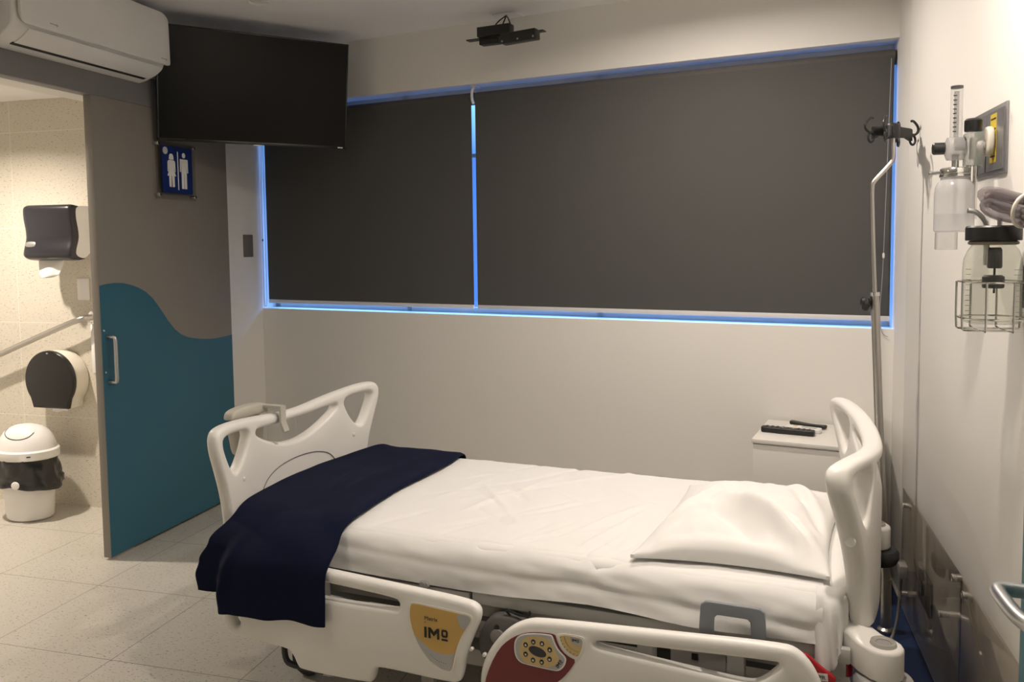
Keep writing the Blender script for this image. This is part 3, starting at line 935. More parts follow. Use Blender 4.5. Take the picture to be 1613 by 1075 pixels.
def remote(label, c, ang, L, W, H, m_, kind):
    F = FN @ Matrix.Translation((c[0], c[1], 0.6505)) @ Matrix.Rotation(ang, 4, 'Z')
    t = thing('remote_control', label, 'remote control', (0, 0, 0), F)
    h = L / 2; w = W / 2
    if kind == 'bone':
        out = [(-h, -w * .7), (-h * .85, -w), (-h * .3, -w * .95), (h * .2, -w * .72), (h * .6, -w * .9), (h * .95, -w * .85), (h, 0), (h * .95, w * .85), (h * .6, w * .9), (h * .2, w * .72), (-h * .3, w * .95), (-h * .85, w), (-h, w * .7)]
    else:
        out = [(-h, -w * .8), (-h * .9, -w), (h * .9, -w), (h, -w * .8), (h, w * .8), (h * .9, w), (-h * .9, w), (-h, w * .8)]
    bm = B(); plate(bm, chaikin(out, 2), [], H, 0.005, lambda a, b, c: (a, b, H / 2 + c + (0.004 * (a / h) ** 2 if kind == 'bone' else 0)), 0, 3, step=0.03)
    obj('body', bm, m_, t, F)
    if kind == 'tv':
        rows = 0
        for i in range(9):
            x = -h * .78 + i * L * 0.098
            for j in (-1, 0, 1):
                if 4 <= i <= 5 and j != 0: continue
                bm = B(); box(bm, x - 0.005, x + 0.005, j * W * .27 - 0.004, j * W * .27 + 0.004, H, H + 0.002, 0.001, 1)
                obj('button', bm, LGREY if (i in (3, 5) and j == 0) else DARKGREY, t, F)
    if kind == 'ac':
        bm = B(); box(bm, -h * .1, h * .75, -w * .7, w * .7, H, H + 0.0006); obj('display', bm, LGREY, t, F)
        bm = B(); box(bm, -h * .6, -h * .35, -w * .5, w * .5, H, H + 0.001, 0.0005, 1); obj('button', bm, YEL2, t, F)
remote('black television remote with many buttons at the front of the nightstand', (-0.527, 3.725), radians(-2), 0.225, 0.046, 0.024, BLACK, 'tv')
remote('white remote with a small display behind the black button remote', (-0.470, 3.795), radians(-9), 0.15, 0.048, 0.020, WHITEPL, 'ac')
remote('slim curved black remote lying at the back of the nightstand', (-0.462, 3.890), radians(-17), 0.17, 0.036, 0.016, BLACK, 'bone')

# ------------------------------------------------------------------ IV pole
def iv_pole():
    y, kk = 3.32, 3.32 / 3.45
    bx = 0.552
    t = thing('iv_pole', 'steel IV pole with a black four-hook head behind the bed head', 'IV pole', (bx * kk, y, 0))
    P = lambda x, z, dy=0: (x * kk, y + dy, 1.5 + (z - 1.5) * kk)
    bm = B(); tube(bm, [P(bx - 0.002, 0.16), P(0.512, 0.812), P(0.4905, 1.275)], 0.0155, 20); obj('lower_tube', bm, STEEL, t)
    bm = B(); tube(bm, [P(0.4905, 1.275), P(0.490, 1.29)], 0.0175, 20); obj('collar', bm, CHROME, t)
    bm = B(); tube(bm, catmull([P(0.490, 1.28), P(0.482, 1.45), P(0.476, 1.60), P(0.474, 1.690), P(0.482, 1.716), P(0.515, 1.754), P(0.540, 1.785), P(0.546, 1.80), P(0.546, 1.825), P(0.542, 1.90)], 5), 0.008, 14); obj('upper_rod', bm, STEEL, t)
    bm = B(); lathe(bm, [(0.004, 0.0), (0.014, -0.003), (0.026, -0.010), (0.028, -0.022), (0.022, -0.032), (0.010, -0.036)], P(0.476, 1.245), 'x', 10); obj('clamp_knob', bm, BLACK, t)
    bm = B(); lathe(bm, [(0.024, -0.026), (0.027, -0.02), (0.027, 0.018), (0.022, 0.026), (0.012, 0.029)], P(0.541, 1.902), 'z', 24); obj('hub', bm, BLACK, t)
    for ang in (42, 70, 222, 250):
        a = radians(ang); e = Vector((cos(a), sin(a) * 1.0, 0)); c = Vector(P(0.541, 1.90))
        n_ = Vector((-e.y, e.x, 0))
        bm = B()
        fn = lambda s, h, w: c + e * s * 1.12 + Vector((0, 0, h)) + n_ * w
        arm = [(0.015, -0.022), (0.06, -0.020), (0.083, -0.030), (0.092, -0.030), (0.092, 0.012), (0.083, 0.016), (0.015, 0.020)]
        plate(bm, arm, [], 0.014, 0.004, fn, 0, 2, step=0.05)
        tube(bm, [fn(0.098 + 0.013 * cos(k), -0.026 + 0.017 * sin(k), 0) for k in [2 * pi * i / 18 for i in range(18)]], 0.0042, 8, closed=True)
        tube(bm, catmull([fn(0.094, -0.005, 0), fn(0.108, -0.006, 0), fn(0.122, 0.004, 0), fn(0.124, 0.020, 0), fn(0.114, 0.034, 0), fn(0.099, 0.044, 0), fn(0.090, 0.043, 0)], 6), 0.0045, 8)
        obj('hook_arm', bm, BLACK, t)
    bm = B(); lathe(bm, [(0.030, 0.0005), (0.032, 0.006), (0.030, 0.016), (0.020, 0.024), (0.0175, 0.212)], (bx * kk, y, 0), 'z', 28); obj('base', bm, STEEL, t)
iv_pole()
#PART2
# ------------------------------------------------------------------ hospital bed
VC = 2.70
bed = thing('hospital_bed', 'cream plastic hospital bed with split side rails, head against the right wall', 'hospital bed', (-0.95, VC, 0), FB)
def half(pts):
    """mirror a half outline (s >= 0, listed bottom to top) into a closed loop"""
    return [(s, h) for s, h in pts] + [(-s, h) for s, h in pts[::-1] if s > 1e-6]
OUT = [(0.425, 0.42), (0.432, 0.50), (0.440, 0.58), (0.458, 0.66), (0.490, 0.745), (0.518, 0.815), (0.522, 0.862), (0.500, 0.890), (0.440, 0.894), (0.34, 0.888), (0.20, 0.874), (0.08, 0.861), (0.0, 0.858)]
HEND = [(0.300, 0.842), (0.38, 0.853), (0.470, 0.853), (0.472, 0.825), (0.448, 0.775), (0.420, 0.728), (0.398, 0.715), (0.365, 0.735), (0.325, 0.785)]
LENS = [(0.0, 0.736), (0.10, 0.748), (0.19, 0.780), (0.250, 0.812), (0.258, 0.828), (0.24, 0.832), (0.12, 0.824), (0.0, 0.821)]
def end_board(name, lab, fn, thick):
    outer = chaikin(half(OUT), 2, True, 0.22)
    he = chaikin(HEND, 2); hl = [(-p.x, p.y) for p in he]
    ln = chaikin(half(LENS), 2)
    bm = B(); plate(bm, outer, [he, hl, ln], thick, 0.0165, fn, 0.06, 5, step=0.022, rc=thick * 0.46)
    return obj(name, bm, CREAM, bed, FB, ang=60)
UF, SF = -1.985, 2.655
def ffn(s, h, c): return (UF + 0.07 * (s / 0.53) ** 2 + c, SF + s, h)
fb = end_board('footboard', None, ffn, 0.05)
for s in (-0.353, 0.353):
    bm = B(); lathe(bm, [(0.008, 0), (0.008, 0.003), (0.004, 0.005)], (ffn(s, 0, 0.025)[0] - 0.001, SF + s, 0.682), 'x', 14); obj('screw_cap', bm, CREAM, fb, FB)
bm = B()
tube(bm, catmull([ffn(s, h, 0.0255) for s, h in ((-0.26, 0.55), (-0.235, 0.60), (-0.19, 0.640), (-0.11, 0.664), (0.0, 0.672), (0.11, 0.664), (0.19, 0.640), (0.235, 0.60), (0.26, 0.55))], 6), 0.0022, 6)
obj('panel_seam', bm, mat('seam_mauve', (0.16, 0.14, 0.16), 0.6), fb, FB)
UH, SH = 0.099, 2.70
def hfn(s, h, c):
    k = max(0.0, min(1.0, (h + 0.045 - 0.5) / 0.42))
    bow = 0.048 + 0.050 * k
    z = h + 0.036
    if h < 0.47: z = h + 0.036 + (0.47 - h) * 0.2
    return (UH - bow * (s / 0.5) ** 2 + c, SH + s * 0.985, z)
hb = end_board('headboard', None, hfn, 0.056)
for s in (-1, 1):
    p = hfn(s * 0.40, 0.675, 0)
    bm = B(); lathe(bm, [(0.015, 0), (0.014, 0.004), (0.006, 0.006)], (0, 0, 0), 'z', 18)
    M = Matrix.Translation(Vector((p[0] - 0.016, SH + s * 0.462, 0.726))) @ Vector((-0.45, s * 0.89, 0)).to_track_quat('Z', 'Y').to_matrix().to_4x4()
    for v in bm.verts: v.co = M @ v.co
    obj('screw_cap', bm, CREAM, hb, FB)
# head-end corner bumpers
for s in (-1, 1):
    c1 = (0.045, SH + s * 0.41); c2 = (0.116 if s < 0 else 0.134, SH + s * 0.475)
    pts = []
    d = Vector(c2) - Vector(c1); a0 = math.atan2(d.y, d.x)
    for i in range(9): a = a0 + pi / 2 + pi * i / 8; pts.append((c1[0] + 0.040 * cos(a), c1[1] + 0.040 * sin(a)))
    for i in range(9): a = a0 - pi / 2 + pi * i / 8; pts.append((c2[0] + 0.049 * cos(a), c2[1] + 0.049 * sin(a)))
    mid = Vector(c1).lerp(Vector(c2), 0.5)
    bm = B(); plate(bm, pts, [], 0.082, 0.010, lambda a, b, c: (a, b, 0.434 + c + 0.02 * max(0, 1 - ((a - c1[0]) ** 2 + (b - c1[1]) ** 2) / 0.004)), 0.02, 4, step=0.02)
    br = obj('bumper_bracket', bm, CREAM, bed, FB)
    bm = B(); lathe(bm, [(0.018, 0.002), (0.018, 0.008), (0.024, 0.012), (0.030, 0.010), (0.032, 0.002)], (c2[0], c2[1], 0.473), 'z', 28, cap=False)
    obj('socket_ring', bm, RINGP, br, FB)
    bm = B(); lathe(bm, [(0.0175, -0.012), (0.0175, 0.003)], (c2[0], c2[1], 0.475), 'z', 20); obj('socket_hole', bm, MIDGREY, br, FB)
    bm = B(); lathe(bm, [(0.05, -0.055), (0.066, -0.048), (0.074, -0.03), (0.074, -0.012), (0.066, 0.0), (0.04, 0.002)], (c2[0] + 0.004, c2[1], 0.390), 'z', 36)
    obj('corner_roller', bm, MIDGREY if s < 0 else DARKGREY, br, FB)
    bm = B(); lathe(bm, [(0.010, 0.0), (0.014, 0.004), (0.014, 0.06), (0.010, 0.065)], (c1[0] - 0.012, c1[1] - 0.0, 0.345), 'z', 14); obj('release_pin', bm, REDL, br, FB, label='red release pin')
# side rails
VR = 2.13
FOOT = [(-1.84, 0.206), (-1.875, 0.238), (-1.878, 0.30), (-1.860, 0.42), (-1.825, 0.485), (-1.78, 0.500), (-1.465, 0.487), (-1.20, 0.474), (-0.99, 0.464), (-0.951, 0.448), (-0.948, 0.415), (-0.972, 0.362), (-0.998, 0.295), (-1.010, 0.235), (-1.022, 0.205), (-1.060, 0.199), (-1.29, 0.204), (-1.309, 0.195), (-1.318, 0.152), (-1.338, 0.141), (-1.58, 0.137), (-1.600, 0.150), (-1.616, 0.192), (-1.645, 0.205)]
FSLOT = [(-1.77, 0.461), (-1.465, 0.447), (-1.225, 0.435), (-1.213, 0.424), (-1.213, 0.408), (-1.228, 0.400), (-1.47, 0.395), (-1.77, 0.405)]
FSL2 = [(-1.842, 0.40), (-1.832, 0.41), (-1.822, 0.33), (-1.808, 0.262), (-1.824, 0.246), (-1.840, 0.262), (-1.846, 0.32)]
def rfn(a, b, c):
    k = max(0, min(1, (b - 0.17) / 0.12))
    return (a, VR - c + 0.015 * (1 - k), b)
fr = B(); plate(fr, chaikin(FOOT, 2), [chaikin(FSLOT, 2), chaikin(FSL2, 2)], 0.040, 0.016, rfn, 0.06, 4, step=0.025)
frail = obj('foot_side_rail', fr, CREAM, bed, FB, ang=60)
HEAD = [(-0.93, 0.15), (-0.955, 0.18), (-0.956, 0.23), (-0.944, 0.285), (-0.915, 0.342), (-0.866, 0.400), (-0.815, 0.431), (-0.765, 0.443), (-0.45, 0.461), (-0.125, 0.481), (-0.080, 0.472), (-0.042, 0.430), (-0.018, 0.37), (-0.005, 0.30), (-0.004, 0.22), (-0.02, 0.16), (-0.06, 0.14), (-0.30, 0.12), (-0.32, 0.09), (-0.60, 0.08), (-0.62, 0.115)]
HSLOT = [(-0.600, 0.412), (-0.45, 0.418), (-0.135, 0.436), (-0.126, 0.431), (-0.135, 0.415), (-0.175, 0.377), (-0.205, 0.369), (-0.36, 0.379), (-0.59, 0.394), (-0.607, 0.401)]
HS2 = [(-0.115, 0.345), (-0.098, 0.384), (-0.082, 0.385), (-0.060, 0.352), (-0.050, 0.30), (-0.055, 0.25), (-0.085, 0.235), (-0.115, 0.26)]
hr = B(); plate(hr, chaikin(HEAD, 2), [chaikin(HSLOT, 2), chaikin(HS2, 2)], 0.040, 0.016, rfn, 0.06, 4, step=0.025)
hrail = obj('head_side_rail', hr, CREAM, bed, FB, ang=60)
for par, p in ((frail, (-0.995, 0.315)), (hrail, (-0.938, 0.305))):
    bm = B(); lathe(bm, [(0.005, -0.006), (0.006, 0.0), (0.005, 0.006)], (p[0] + (0.012 if par is frail else -0.004), VR, p[1]), 'y', 12); obj('rail_stud', bm, WHITEPL, par, FB)
def panel(name, pts, m_, par, c0, c1, label=None, it=1):
    bm = B(); prism(bm, [(p[0], p[1]) for p in (chaikin(pts, it) if it else [Vector(q) for q in pts])], lambda a, b, c: (a, VR - c, b), c0, c1)
    return obj(name, bm, m_, par, FB, label=label)
def on_rail(a, b, c=0.0236, rot=0.0):
    # text frame: x along rail, y up, facing the room
    return FB @ Matrix.Translation((a, VR - c, b)) @ Matrix.Rotation(pi / 2, 4, 'X') @ Matrix.Rotation(rot, 4, 'Z')
EM = [(-1.1706, 0.4347), (-1.1615, 0.4401), (-1.09, 0.436), (-1.0169, 0.4319), (-0.9802, 0.4308), (-0.973, 0.4205), (-0.9831, 0.4017), (-1.0006, 0.3759), (-1.016, 0.3434), (-1.0264, 0.3115), (-1.0373, 0.2608), (-1.0449, 0.2529), (-1.0699, 0.2548), (-1.11, 0.2733), (-1.1425, 0.3099), (-1.1622, 0.349), (-1.1741, 0.3965)]
DR = -0.0065
EM = [(a, b + DR) for a, b in EM]
bd = panel('emblem_border', [tuple(Vector(p) + (Vector(p) - Vector((-1.075, 0.355))).normalized() * 0.006) for p in EM], CREAM, frail, 0.018, 0.0212)
em = panel('emblem_panel', EM, YEL, frail, 0.019, 0.0222, 'amber emblem panel')
panel('grey_corner', [(-1.0194, 0.4315 + DR), (-0.9802, 0.4305 + DR), (-0.9735, 0.4205 + DR), (-0.9836, 0.4017 + DR), (-0.9968, 0.3846 + DR), (-1.0077, 0.3931 + DR), (-1.0165, 0.411 + DR)], LGREY, em, 0.0222, 0.0228, it=1)
panel('grey_crescent', [(-1.161, 0.3468 + DR), (-1.1345, 0.3254 + DR), (-1.1017, 0.3076 + DR), (-1.069, 0.3005 + DR), (-1.044, 0.3037 + DR), (-1.0275, 0.313 + DR), (-1.0378, 0.2610 + DR), (-1.0455, 0.2537 + DR), (-1.0699, 0.2556 + DR), (-1.1095, 0.2741 + DR), (-1.1415, 0.3103 + DR)], LGREY, em, 0.0222, 0.0228, it=0)
text_obj('model_lettering', 'Matrix', 0.0165, INK, em, on_rail(-1.1245, 0.3905), 0.0002)
text_obj('small_lettering', 'by', 0.005, INK, em, on_rail(-1.1245, 0.3815), 0.0002)
def imo(par, a, b, s, rot=0.0, c=0.0236):
    """the IMo mark: squared letters, the small o with a bar under it"""
    bm = B()
    w = s * 0.22
    ca, sa = cos(rot), sin(rot)
    f = lambda x, y, d: (a + x * ca - y * sa, VR - c - d, b + x * sa + y * ca)
    P = []
    P.append([(0, 0), (w, 0), (w, s), (0, s)])
    x = 0.40 * s
    P.append([(x, 0), (x + w, 0), (x + w, s), (x, s)])
    P.append([(x + w, s), (x + w, s * .58), (x + 0.55 * s, s * .24), (x + 0.55 * s, s * .62)])
    P.append([(x + 1.1 * s - w, s), (x + 1.1 * s - w, s * .58), (x + 0.55 * s, s * .24), (x + 0.55 * s, s * .62)])
    P.append([(x + 1.1 * s - w, 0), (x + 1.1 * s, 0), (x + 1.1 * s, s), (x + 1.1 * s - w, s)])
    x = 1.72 * s; o = s * 0.62; k = s * 0.17; y0 = s * 0.30; h = s * 0.70
    P += [[(x, y0 + k * .6), (x + k, y0 + k * .6), (x + k, y0 + h - k * .6), (x, y0 + h - k * .6)], [(x + o - k, y0 + k * .6), (x + o, y0 + k * .6), (x + o, y0 + h - k * .6), (x + o - k, y0 + h - k * .6)]]
    P += [[(x + k * .5, y0), (x + o - k * .5, y0), (x + o - k * .2, y0 + k), (x + k * .2, y0 + k)], [(x + k * .2, y0 + h - k), (x + o - k * .2, y0 + h - k), (x + o - k * .5, y0 + h), (x + k * .5, y0 + h)]]
    P.append([(x, -0.02 * s), (x + o, -0.02 * s), (x + o, 0.15 * s), (x, 0.15 * s)])
    for p in P:
        prism(bm, p, f, 0, 0.0003)
    return obj('logo_lettering', bm, INK, par, FB)
imo(em, -1.1248, 0.3370, 0.0325)
bm = B()
for i in range(9):
    a = radians(208 + i * 8.5); p = (-1.062 + 0.042 * cos(a) * 1.15, 0.303 + 0.034 * sin(a))
    box(bm, p[0] - 0.0009, p[0] + 0.0009, VR - 0.0232, VR - 0.0228, p[1] - 0.0009, p[1] + 0.0009)
obj('scale_marks', bm, INK, em, FB)
# red panel with the key pad on the head rail
RED = [(-0.935, 0.19), (-0.9335, 0.235), (-0.915, 0.29), (-0.887, 0.343), (-0.858, 0.3735), (-0.826, 0.394), (-0.8007, 0.4040), (-0.7742, 0.4095), (-0.7392, 0.4125), (-0.7180, 0.412), (-0.7159, 0.4028), (-0.71, 0.3853), (-0.6964, 0.3657), (-0.6776, 0.3538), (-0.6581, 0.3489), (-0.6745, 0.3207), (-0.6952, 0.2931), (-0.7169, 0.2733), (-0.76, 0.24), (-0.82, 0.20), (-0.88, 0.175), (-0.92, 0.175)]
rp = panel('red_panel', RED, REDP, hrail, 0.019, 0.0215, 'dark red control surround')
CTL = [(-0.8276, 0.3916), (-0.8061, 0.4012), (-0.7742, 0.4075), (-0.7322, 0.4105), (-0.7254, 0.4075), (-0.7186, 0.3888), (-0.7084, 0.3703), (-0.6879, 0.3537), (-0.6854, 0.344), (-0.6915, 0.326), (-0.7054, 0.3124), (-0.7175, 0.3093), (-0.7576, 0.3104), (-0.8106, 0.3128), (-0.8248, 0.3171), (-0.8355, 0.329), (-0.8402, 0.3489), (-0.8385, 0.3751)]
kp = panel('key_pad', CTL, WHITEPL, rp, 0.021, 0.0245, 'rounded key pad with white border')
cc_ = Vector((-0.768, 0.359))
panel('key_pad_grey', [tuple(cc_ + (Vector(p) - cc_) * 0.945) for p in CTL], LGREY, kp, 0.0245, 0.0249)
YL = [(-0.8062, 0.3926), (-0.7743, 0.4005), (-0.7463, 0.4001), (-0.729, 0.3888), (-0.7171, 0.3654), (-0.7043, 0.3474), (-0.7121, 0.3324), (-0.7296, 0.319), (-0.7505, 0.3144), (-0.807, 0.3161), (-0.8193, 0.3302), (-0.8235, 0.3518), (-0.8188, 0.3733)]
panel('key_pad_amber', YL, YEL2, kp, 0.0249, 0.0252)
ov = []
for i in range(28):
    a = 2 * pi * i / 28; x, y = 0.0265 * cos(a), 0.0135 * sin(a); r = radians(-12)
    ov.append((-0.7695 + x * cos(r) - y * sin(r), 0.3562 + x * sin(r) + y * cos(r)))
panel('oval_key', ov, mat('charcoal_key', (0.03, 0.032, 0.034), 0.5), kp, 0.0252, 0.0262, it=0)
for i, (a, b) in enumerate(((-0.8046, 0.3703), (-0.7815, 0.3825), (-0.7557, 0.3818), (-0.7333, 0.3681), (-0.7341, 0.341), (-0.7572, 0.3288), (-0.7829, 0.3298), (-0.8049, 0.3432))):
    k = panel('round_key', [(a + 0.0067 * cos(2 * pi * j / 16), b + 0.0073 * sin(2 * pi * j / 16)) for j in range(16)], INK, kp, 0.0252, 0.0262, it=0)
    s = 1 if i in (0, 2, 3, 6) else -1
    bm = B(); prism(bm, [(a - 0.0034, b - 0.001 * s), (a + 0.0034, b - 0.001 * s), (a, b + 0.004 * s)], lambda x, y, c: (x, VR - c, y), 0.0262, 0.0265)
    prism(bm, [(a - 0.0026, b - 0.0035), (a + 0.0026, b - 0.0035), (a + 0.0026, b + 0.0015), (a - 0.0026, b + 0.0015)], lambda x, y, c: (x, VR - c, y), 0.0262, 0.0265)
    # arrow on the key belongs to the key: joined as a second small mesh part of the pad
    obj('arrow_mark', bm, WHITEINK, kp, FB)
imo(kp, -0.7085, 0.3190, 0.0105, radians(58), 0.0252)
FAN = [(-0.7046, 0.4150), (-0.65, 0.4165), (-0.6383, 0.411), (-0.6410, 0.3887), (-0.6521, 0.3601), (-0.6708, 0.3635), (-0.6912, 0.3784), (-0.703, 0.3983)]
fc_ = Vector((-0.668, 0.394))
panel('angle_scale_border', [tuple(fc_ + (Vector(p) - fc_) * 1.2) for p in FAN], CREAM, hrail, 0.019, 0.0222)
fan = panel('angle_scale', FAN, YEL2, hrail, 0.021, 0.0232, 'small amber angle scale')
panel('grey_corner', [(-0.6775, 0.4152), (-0.65, 0.4162), (-0.639, 0.411), (-0.6412, 0.394), (-0.660, 0.392), (-0.672, 0.402)], LGREY, fan, 0.0232, 0.0236)
imo(fan, -0.6690, 0.4020, 0.0085)
bm = B()
for r_, n_ in ((0.056, 8), (0.044, 18)):
    for i in range(n_):
        a = radians(186 + i * 76 / (n_ - 1)); p = (-0.6465 + r_ * cos(a), 0.4135 + r_ * 0.88 * sin(a)); q = 0.0012 if n_ == 8 else 0.0007
        box(bm, p[0] - q, p[0] + q, VR - 0.0236, VR - 0.0232, p[1] - q, p[1] + q)
obj('scale_marks', bm, mat('brown_ink', (0.10, 0.06, 0.03), 0.6), fan, FB)

# deck, chassis and castors
bm = B()
box(bm, -1.93, -1.02, 2.245, 3.155, 0.405, 0.44, 0.006); box(bm, -0.98, 0.02, 2.245, 3.155, 0.405, 0.44, 0.006)
box(bm, -1.93, 0.03, 2.25, 2.285, 0.36, 0.405); box(bm, -1.93, 0.03, 3.115, 3.15, 0.36, 0.405)
obj('deck', bm, FRAMEP, bed, FB)
for s in (2.225, 3.15):
    bm = B(); box(bm, -1.02, 0.04, s - 0.006, s + 0.016, 0.408, 0.448, 0.004); obj('deck_side_channel', bm, FRAMEP, bed, FB)
bm = B(); box(bm, -1.62, -1.03, 2.219, 2.241, 0.408, 0.440, 0.004); obj('deck_side_channel', bm, FRAMEP, bed, FB)
bm = B()
box(bm, -1.75, -0.1, 2.33, 2.39, 0.30, 0.36, 0.005); box(bm, -1.75, -0.1, 3.01, 3.07, 0.30, 0.36, 0.005)
for u in (-1.75, -0.95, -0.16):
    box(bm, u, u + 0.06, 2.36, 3.04, 0.30, 0.355)
box(bm, -1.40, -1.30, 2.40, 3.0, 0.18, 0.30); box(bm, -0.55, -0.45, 2.40, 3.0, 0.18, 0.30)
obj('lift_frame', bm, mat('dark_frame_paint', (0.10, 0.10, 0.098), 0.5), bed, FB)
bm = B()
box(bm, -1.72, -0.12, 2.36, 2.44, 0.13, 0.19, 0.01); box(bm, -1.72, -0.12, 2.96, 3.04, 0.13, 0.19, 0.01); box(bm, -1.76, -1.66, 2.30, 3.10, 0.12, 0.18, 0.01); box(bm, -0.18, -0.08, 2.30, 3.10, 0.12, 0.18, 0.01)
obj('base_frame', bm, FRAMEP, bed, FB)
for u, v_ in ((-1.70, 2.33), (-1.70, 3.07), (-0.13, 2.33), (-0.13, 3.07)):
    bm = B(); lathe(bm, [(0.04, -0.018), (0.058, -0.014), (0.062, 0.0), (0.058, 0.014), (0.04, 0.018)], (u, v_, 0.063), 'y', 28); cs = obj('castor', bm, BLACK, bed, FB)
    bm = B(); box(bm, u - 0.03, u + 0.03, v_ - 0.028, v_ + 0.028, 0.10, 0.14, 0.008); obj('castor_fork', bm, MIDGREY, cs, FB)
# foot-end step bar seen below the rail
bm = B(); tube(bm, chaikin([(-1.70, 2.20, 0.20), (-1.70, 2.20, 0.115), (-1.66, 2.20, 0.105), (-1.55, 2.20, 0.105)], 2, False), 0.010, 8); obj('brake_pedal', bm, DARKGREY, bed, FB)
# rail support arms, actuator box between the rails, labels under the deck
for u in (-0.48, -0.24, -1.55, -1.15):
    bm = B(); box(bm, u - 0.022, u + 0.022, 2.165, 2.225, 0.16, 0.41, 0.004); obj('rail_arm', bm, mat('arm_grey', (0.25, 0.24, 0.22), 0.5), bed, FB)
bm = B(); box(bm, -0.42, -0.27, 2.22, 2.232, 0.28, 0.40, 0.003); lp = obj('label_box', bm, mat('pale_box', (0.42, 0.40, 0.37), 0.5), bed, FB)
bm = B(); box(bm, -0.362, -0.345, 2.2185, 2.220, 0.352, 0.370); obj('square_mark', bm, INK, lp, FB)
bm = B()
plate(bm, chaikin([(-0.995, 0.31), (-0.975, 0.36), (-0.945, 0.395), (-0.91, 0.40), (-0.86, 0.40), (-0.82, 0.37), (-0.82, 0.24), (-0.93, 0.23), (-0.985, 0.26)], 2), [], 0.05, 0.012, lambda a, b, c: (a, 2.215 + c, b), 0, 3, step=0.03)
ab = obj('actuator_housing', bm, mat('grey_housing', (0.13, 0.125, 0.12), 0.5), bed, FB)
bm = B(); lathe(bm, [(0.022, 0), (0.022, -0.006), (0.010, -0.008)], (-0.925, 2.19, 0.335), 'y', 20); obj('actuator_dial', bm, MIDGREY, ab, FB)
bm = B(); lathe(bm, [(0.008, 0), (0.008, -0.003)], (-0.928, 2.19, 0.362), 'y', 14); obj('actuator_lens', bm, BLACKG, ab, FB)
bm = B(); tube(bm, catmull([(-0.89, 2.20, 0.40), (-0.90, 2.195, 0.418), (-0.885, 2.195, 0.415), (-0.855, 2.195, 0.408), (-0.83, 2.195, 0.412), (-0.825, 2.195, 0.424)], 5), 0.004, 8); obj('cable_clip', bm, BLACK, ab, FB)
for p in ((-1.18, 2.213), (-1.172, 2.215)):
    bm = B(); lathe(bm, [(0.012, 0), (0.014, -0.006), (0.010, -0.012)], (p[0], p[1], 0.448), 'y', 14); obj('deck_knob', bm, MIDGREY, bed, FB)
# CPR release lever
bm = B()
plate(bm, chaikin([(-0.085, 0.435), (-0.065, 0.442), (-0.03, 0.410), (0.002, 0.392), (0.008, 0.378), (-0.005, 0.370), (-0.035, 0.372), (-0.06, 0.392)], 2), [], 0.014, 0.005, lambda a, b, c: (a, 2.185 + c, b), 0, 3, step=0.02)
cl = obj('emergency_lever', bm, REDL, bed, FB, label='red emergency release lever marked CPR')
bm = B(); prism(bm, [(-0.046, 0.374), (-0.012, 0.377), (-0.014, 0.397), (-0.048, 0.394)], lambda a, b, c: (a, 2.1775 - c, b), 0, 0.0006); obj('lever_label', bm, WHITEINK, cl, FB)
text_obj('lever_lettering', 'CPR', 0.015, INK, cl, FB @ Matrix.Translation((-0.0455, 2.1767, 0.3785)) @ Matrix.Rotation(pi / 2, 4, 'X') @ Matrix.Rotation(radians(5), 4, 'Z'), 0.0002)
# grey mattress retainer
bm = B()
ret = chaikin([(-0.340, 0.40), (-0.332, 0.540), (-0.168, 0.540), (-0.160, 0.40), (-0.200, 0.40), (-0.204, 0.506), (-0.296, 0.506), (-0.300, 0.40)], 2, True, 0.08)
plate(bm, ret, [], 0.012, 0.004, lambda a, b, c: (a, 2.183 + c + 0.02 * max(0, 0.45 - b) / 0.05, b), 0, 3, step=0.03)
obj('mattress_retainer', bm, GREYPL, bed, FB, label='grey U-shaped mattress retainer')

# ------------------------------------------------------------------ mattress, sheet, pillow, blanket
bm = B(); box(bm, -1.945, 0.035, 2.245, 3.165, 0.447, 0.578, 0.035, 4)
tag(obj('mattress', bm, SHEET, None, FB), 'white covered mattress on the hospital bed, bare at the head end', 'mattress')

def sheet_path(t):
    """cross-section from far hem over the top to the near hem: (v, z, outward normal)"""
    P = [(3.185, 0.47), (3.190, 0.52), (3.183, 0.555), (3.155, 0.580), (3.10, 0.585), (2.70, 0.586), (2.34, 0.586), (2.275, 0.580), (2.238, 0.560), (2.219, 0.528), (2.212, 0.490), (2.208, 0.452)]
    return P
_sp = catmull([(a, b, 0) for a, b in sheet_path(0)], 10)
_sl = [0.0]
for a, b in zip(_sp, _sp[1:]):
    _sl.append(_sl[-1] + (b - a).length)
def sp(t):
    d = t * _sl[-1]
    for i in range(len(_sp) - 1):
        if d <= _sl[i + 1] or i == len(_sp) - 2:
            k = (d - _sl[i]) / max(1e-9, _sl[i + 1] - _sl[i])
            p = _sp[i].lerp(_sp[i + 1], k); tg = (_sp[i + 1] - _sp[i]).normalized()
            return p, Vector((tg.y, -tg.x)) * -1
    return _sp[-1], Vector((-1, 0))
def crease(u, v, u0, v0, ang, length, width, amp):
    x = (u - u0) * cos(ang) + (v - v0) * sin(ang); y = -(u - u0) * sin(ang) + (v - v0) * cos(ang)
    return amp * math.exp(-(y / width) ** 2) * math.exp(-(x / length) ** 4)
random.seed(5)
CR = [(random.uniform(-1.35, -0.55), random.uniform(2.3, 3.1), random.uniform(0.7, 1.3) * (1 if random.random() < .75 else -0.7), random.uniform(0.10, 0.25), random.uniform(0.007, 0.014), random.uniform(0.003, 0.0065) * random.choice((1, 1, -1))) for _ in range(34)]
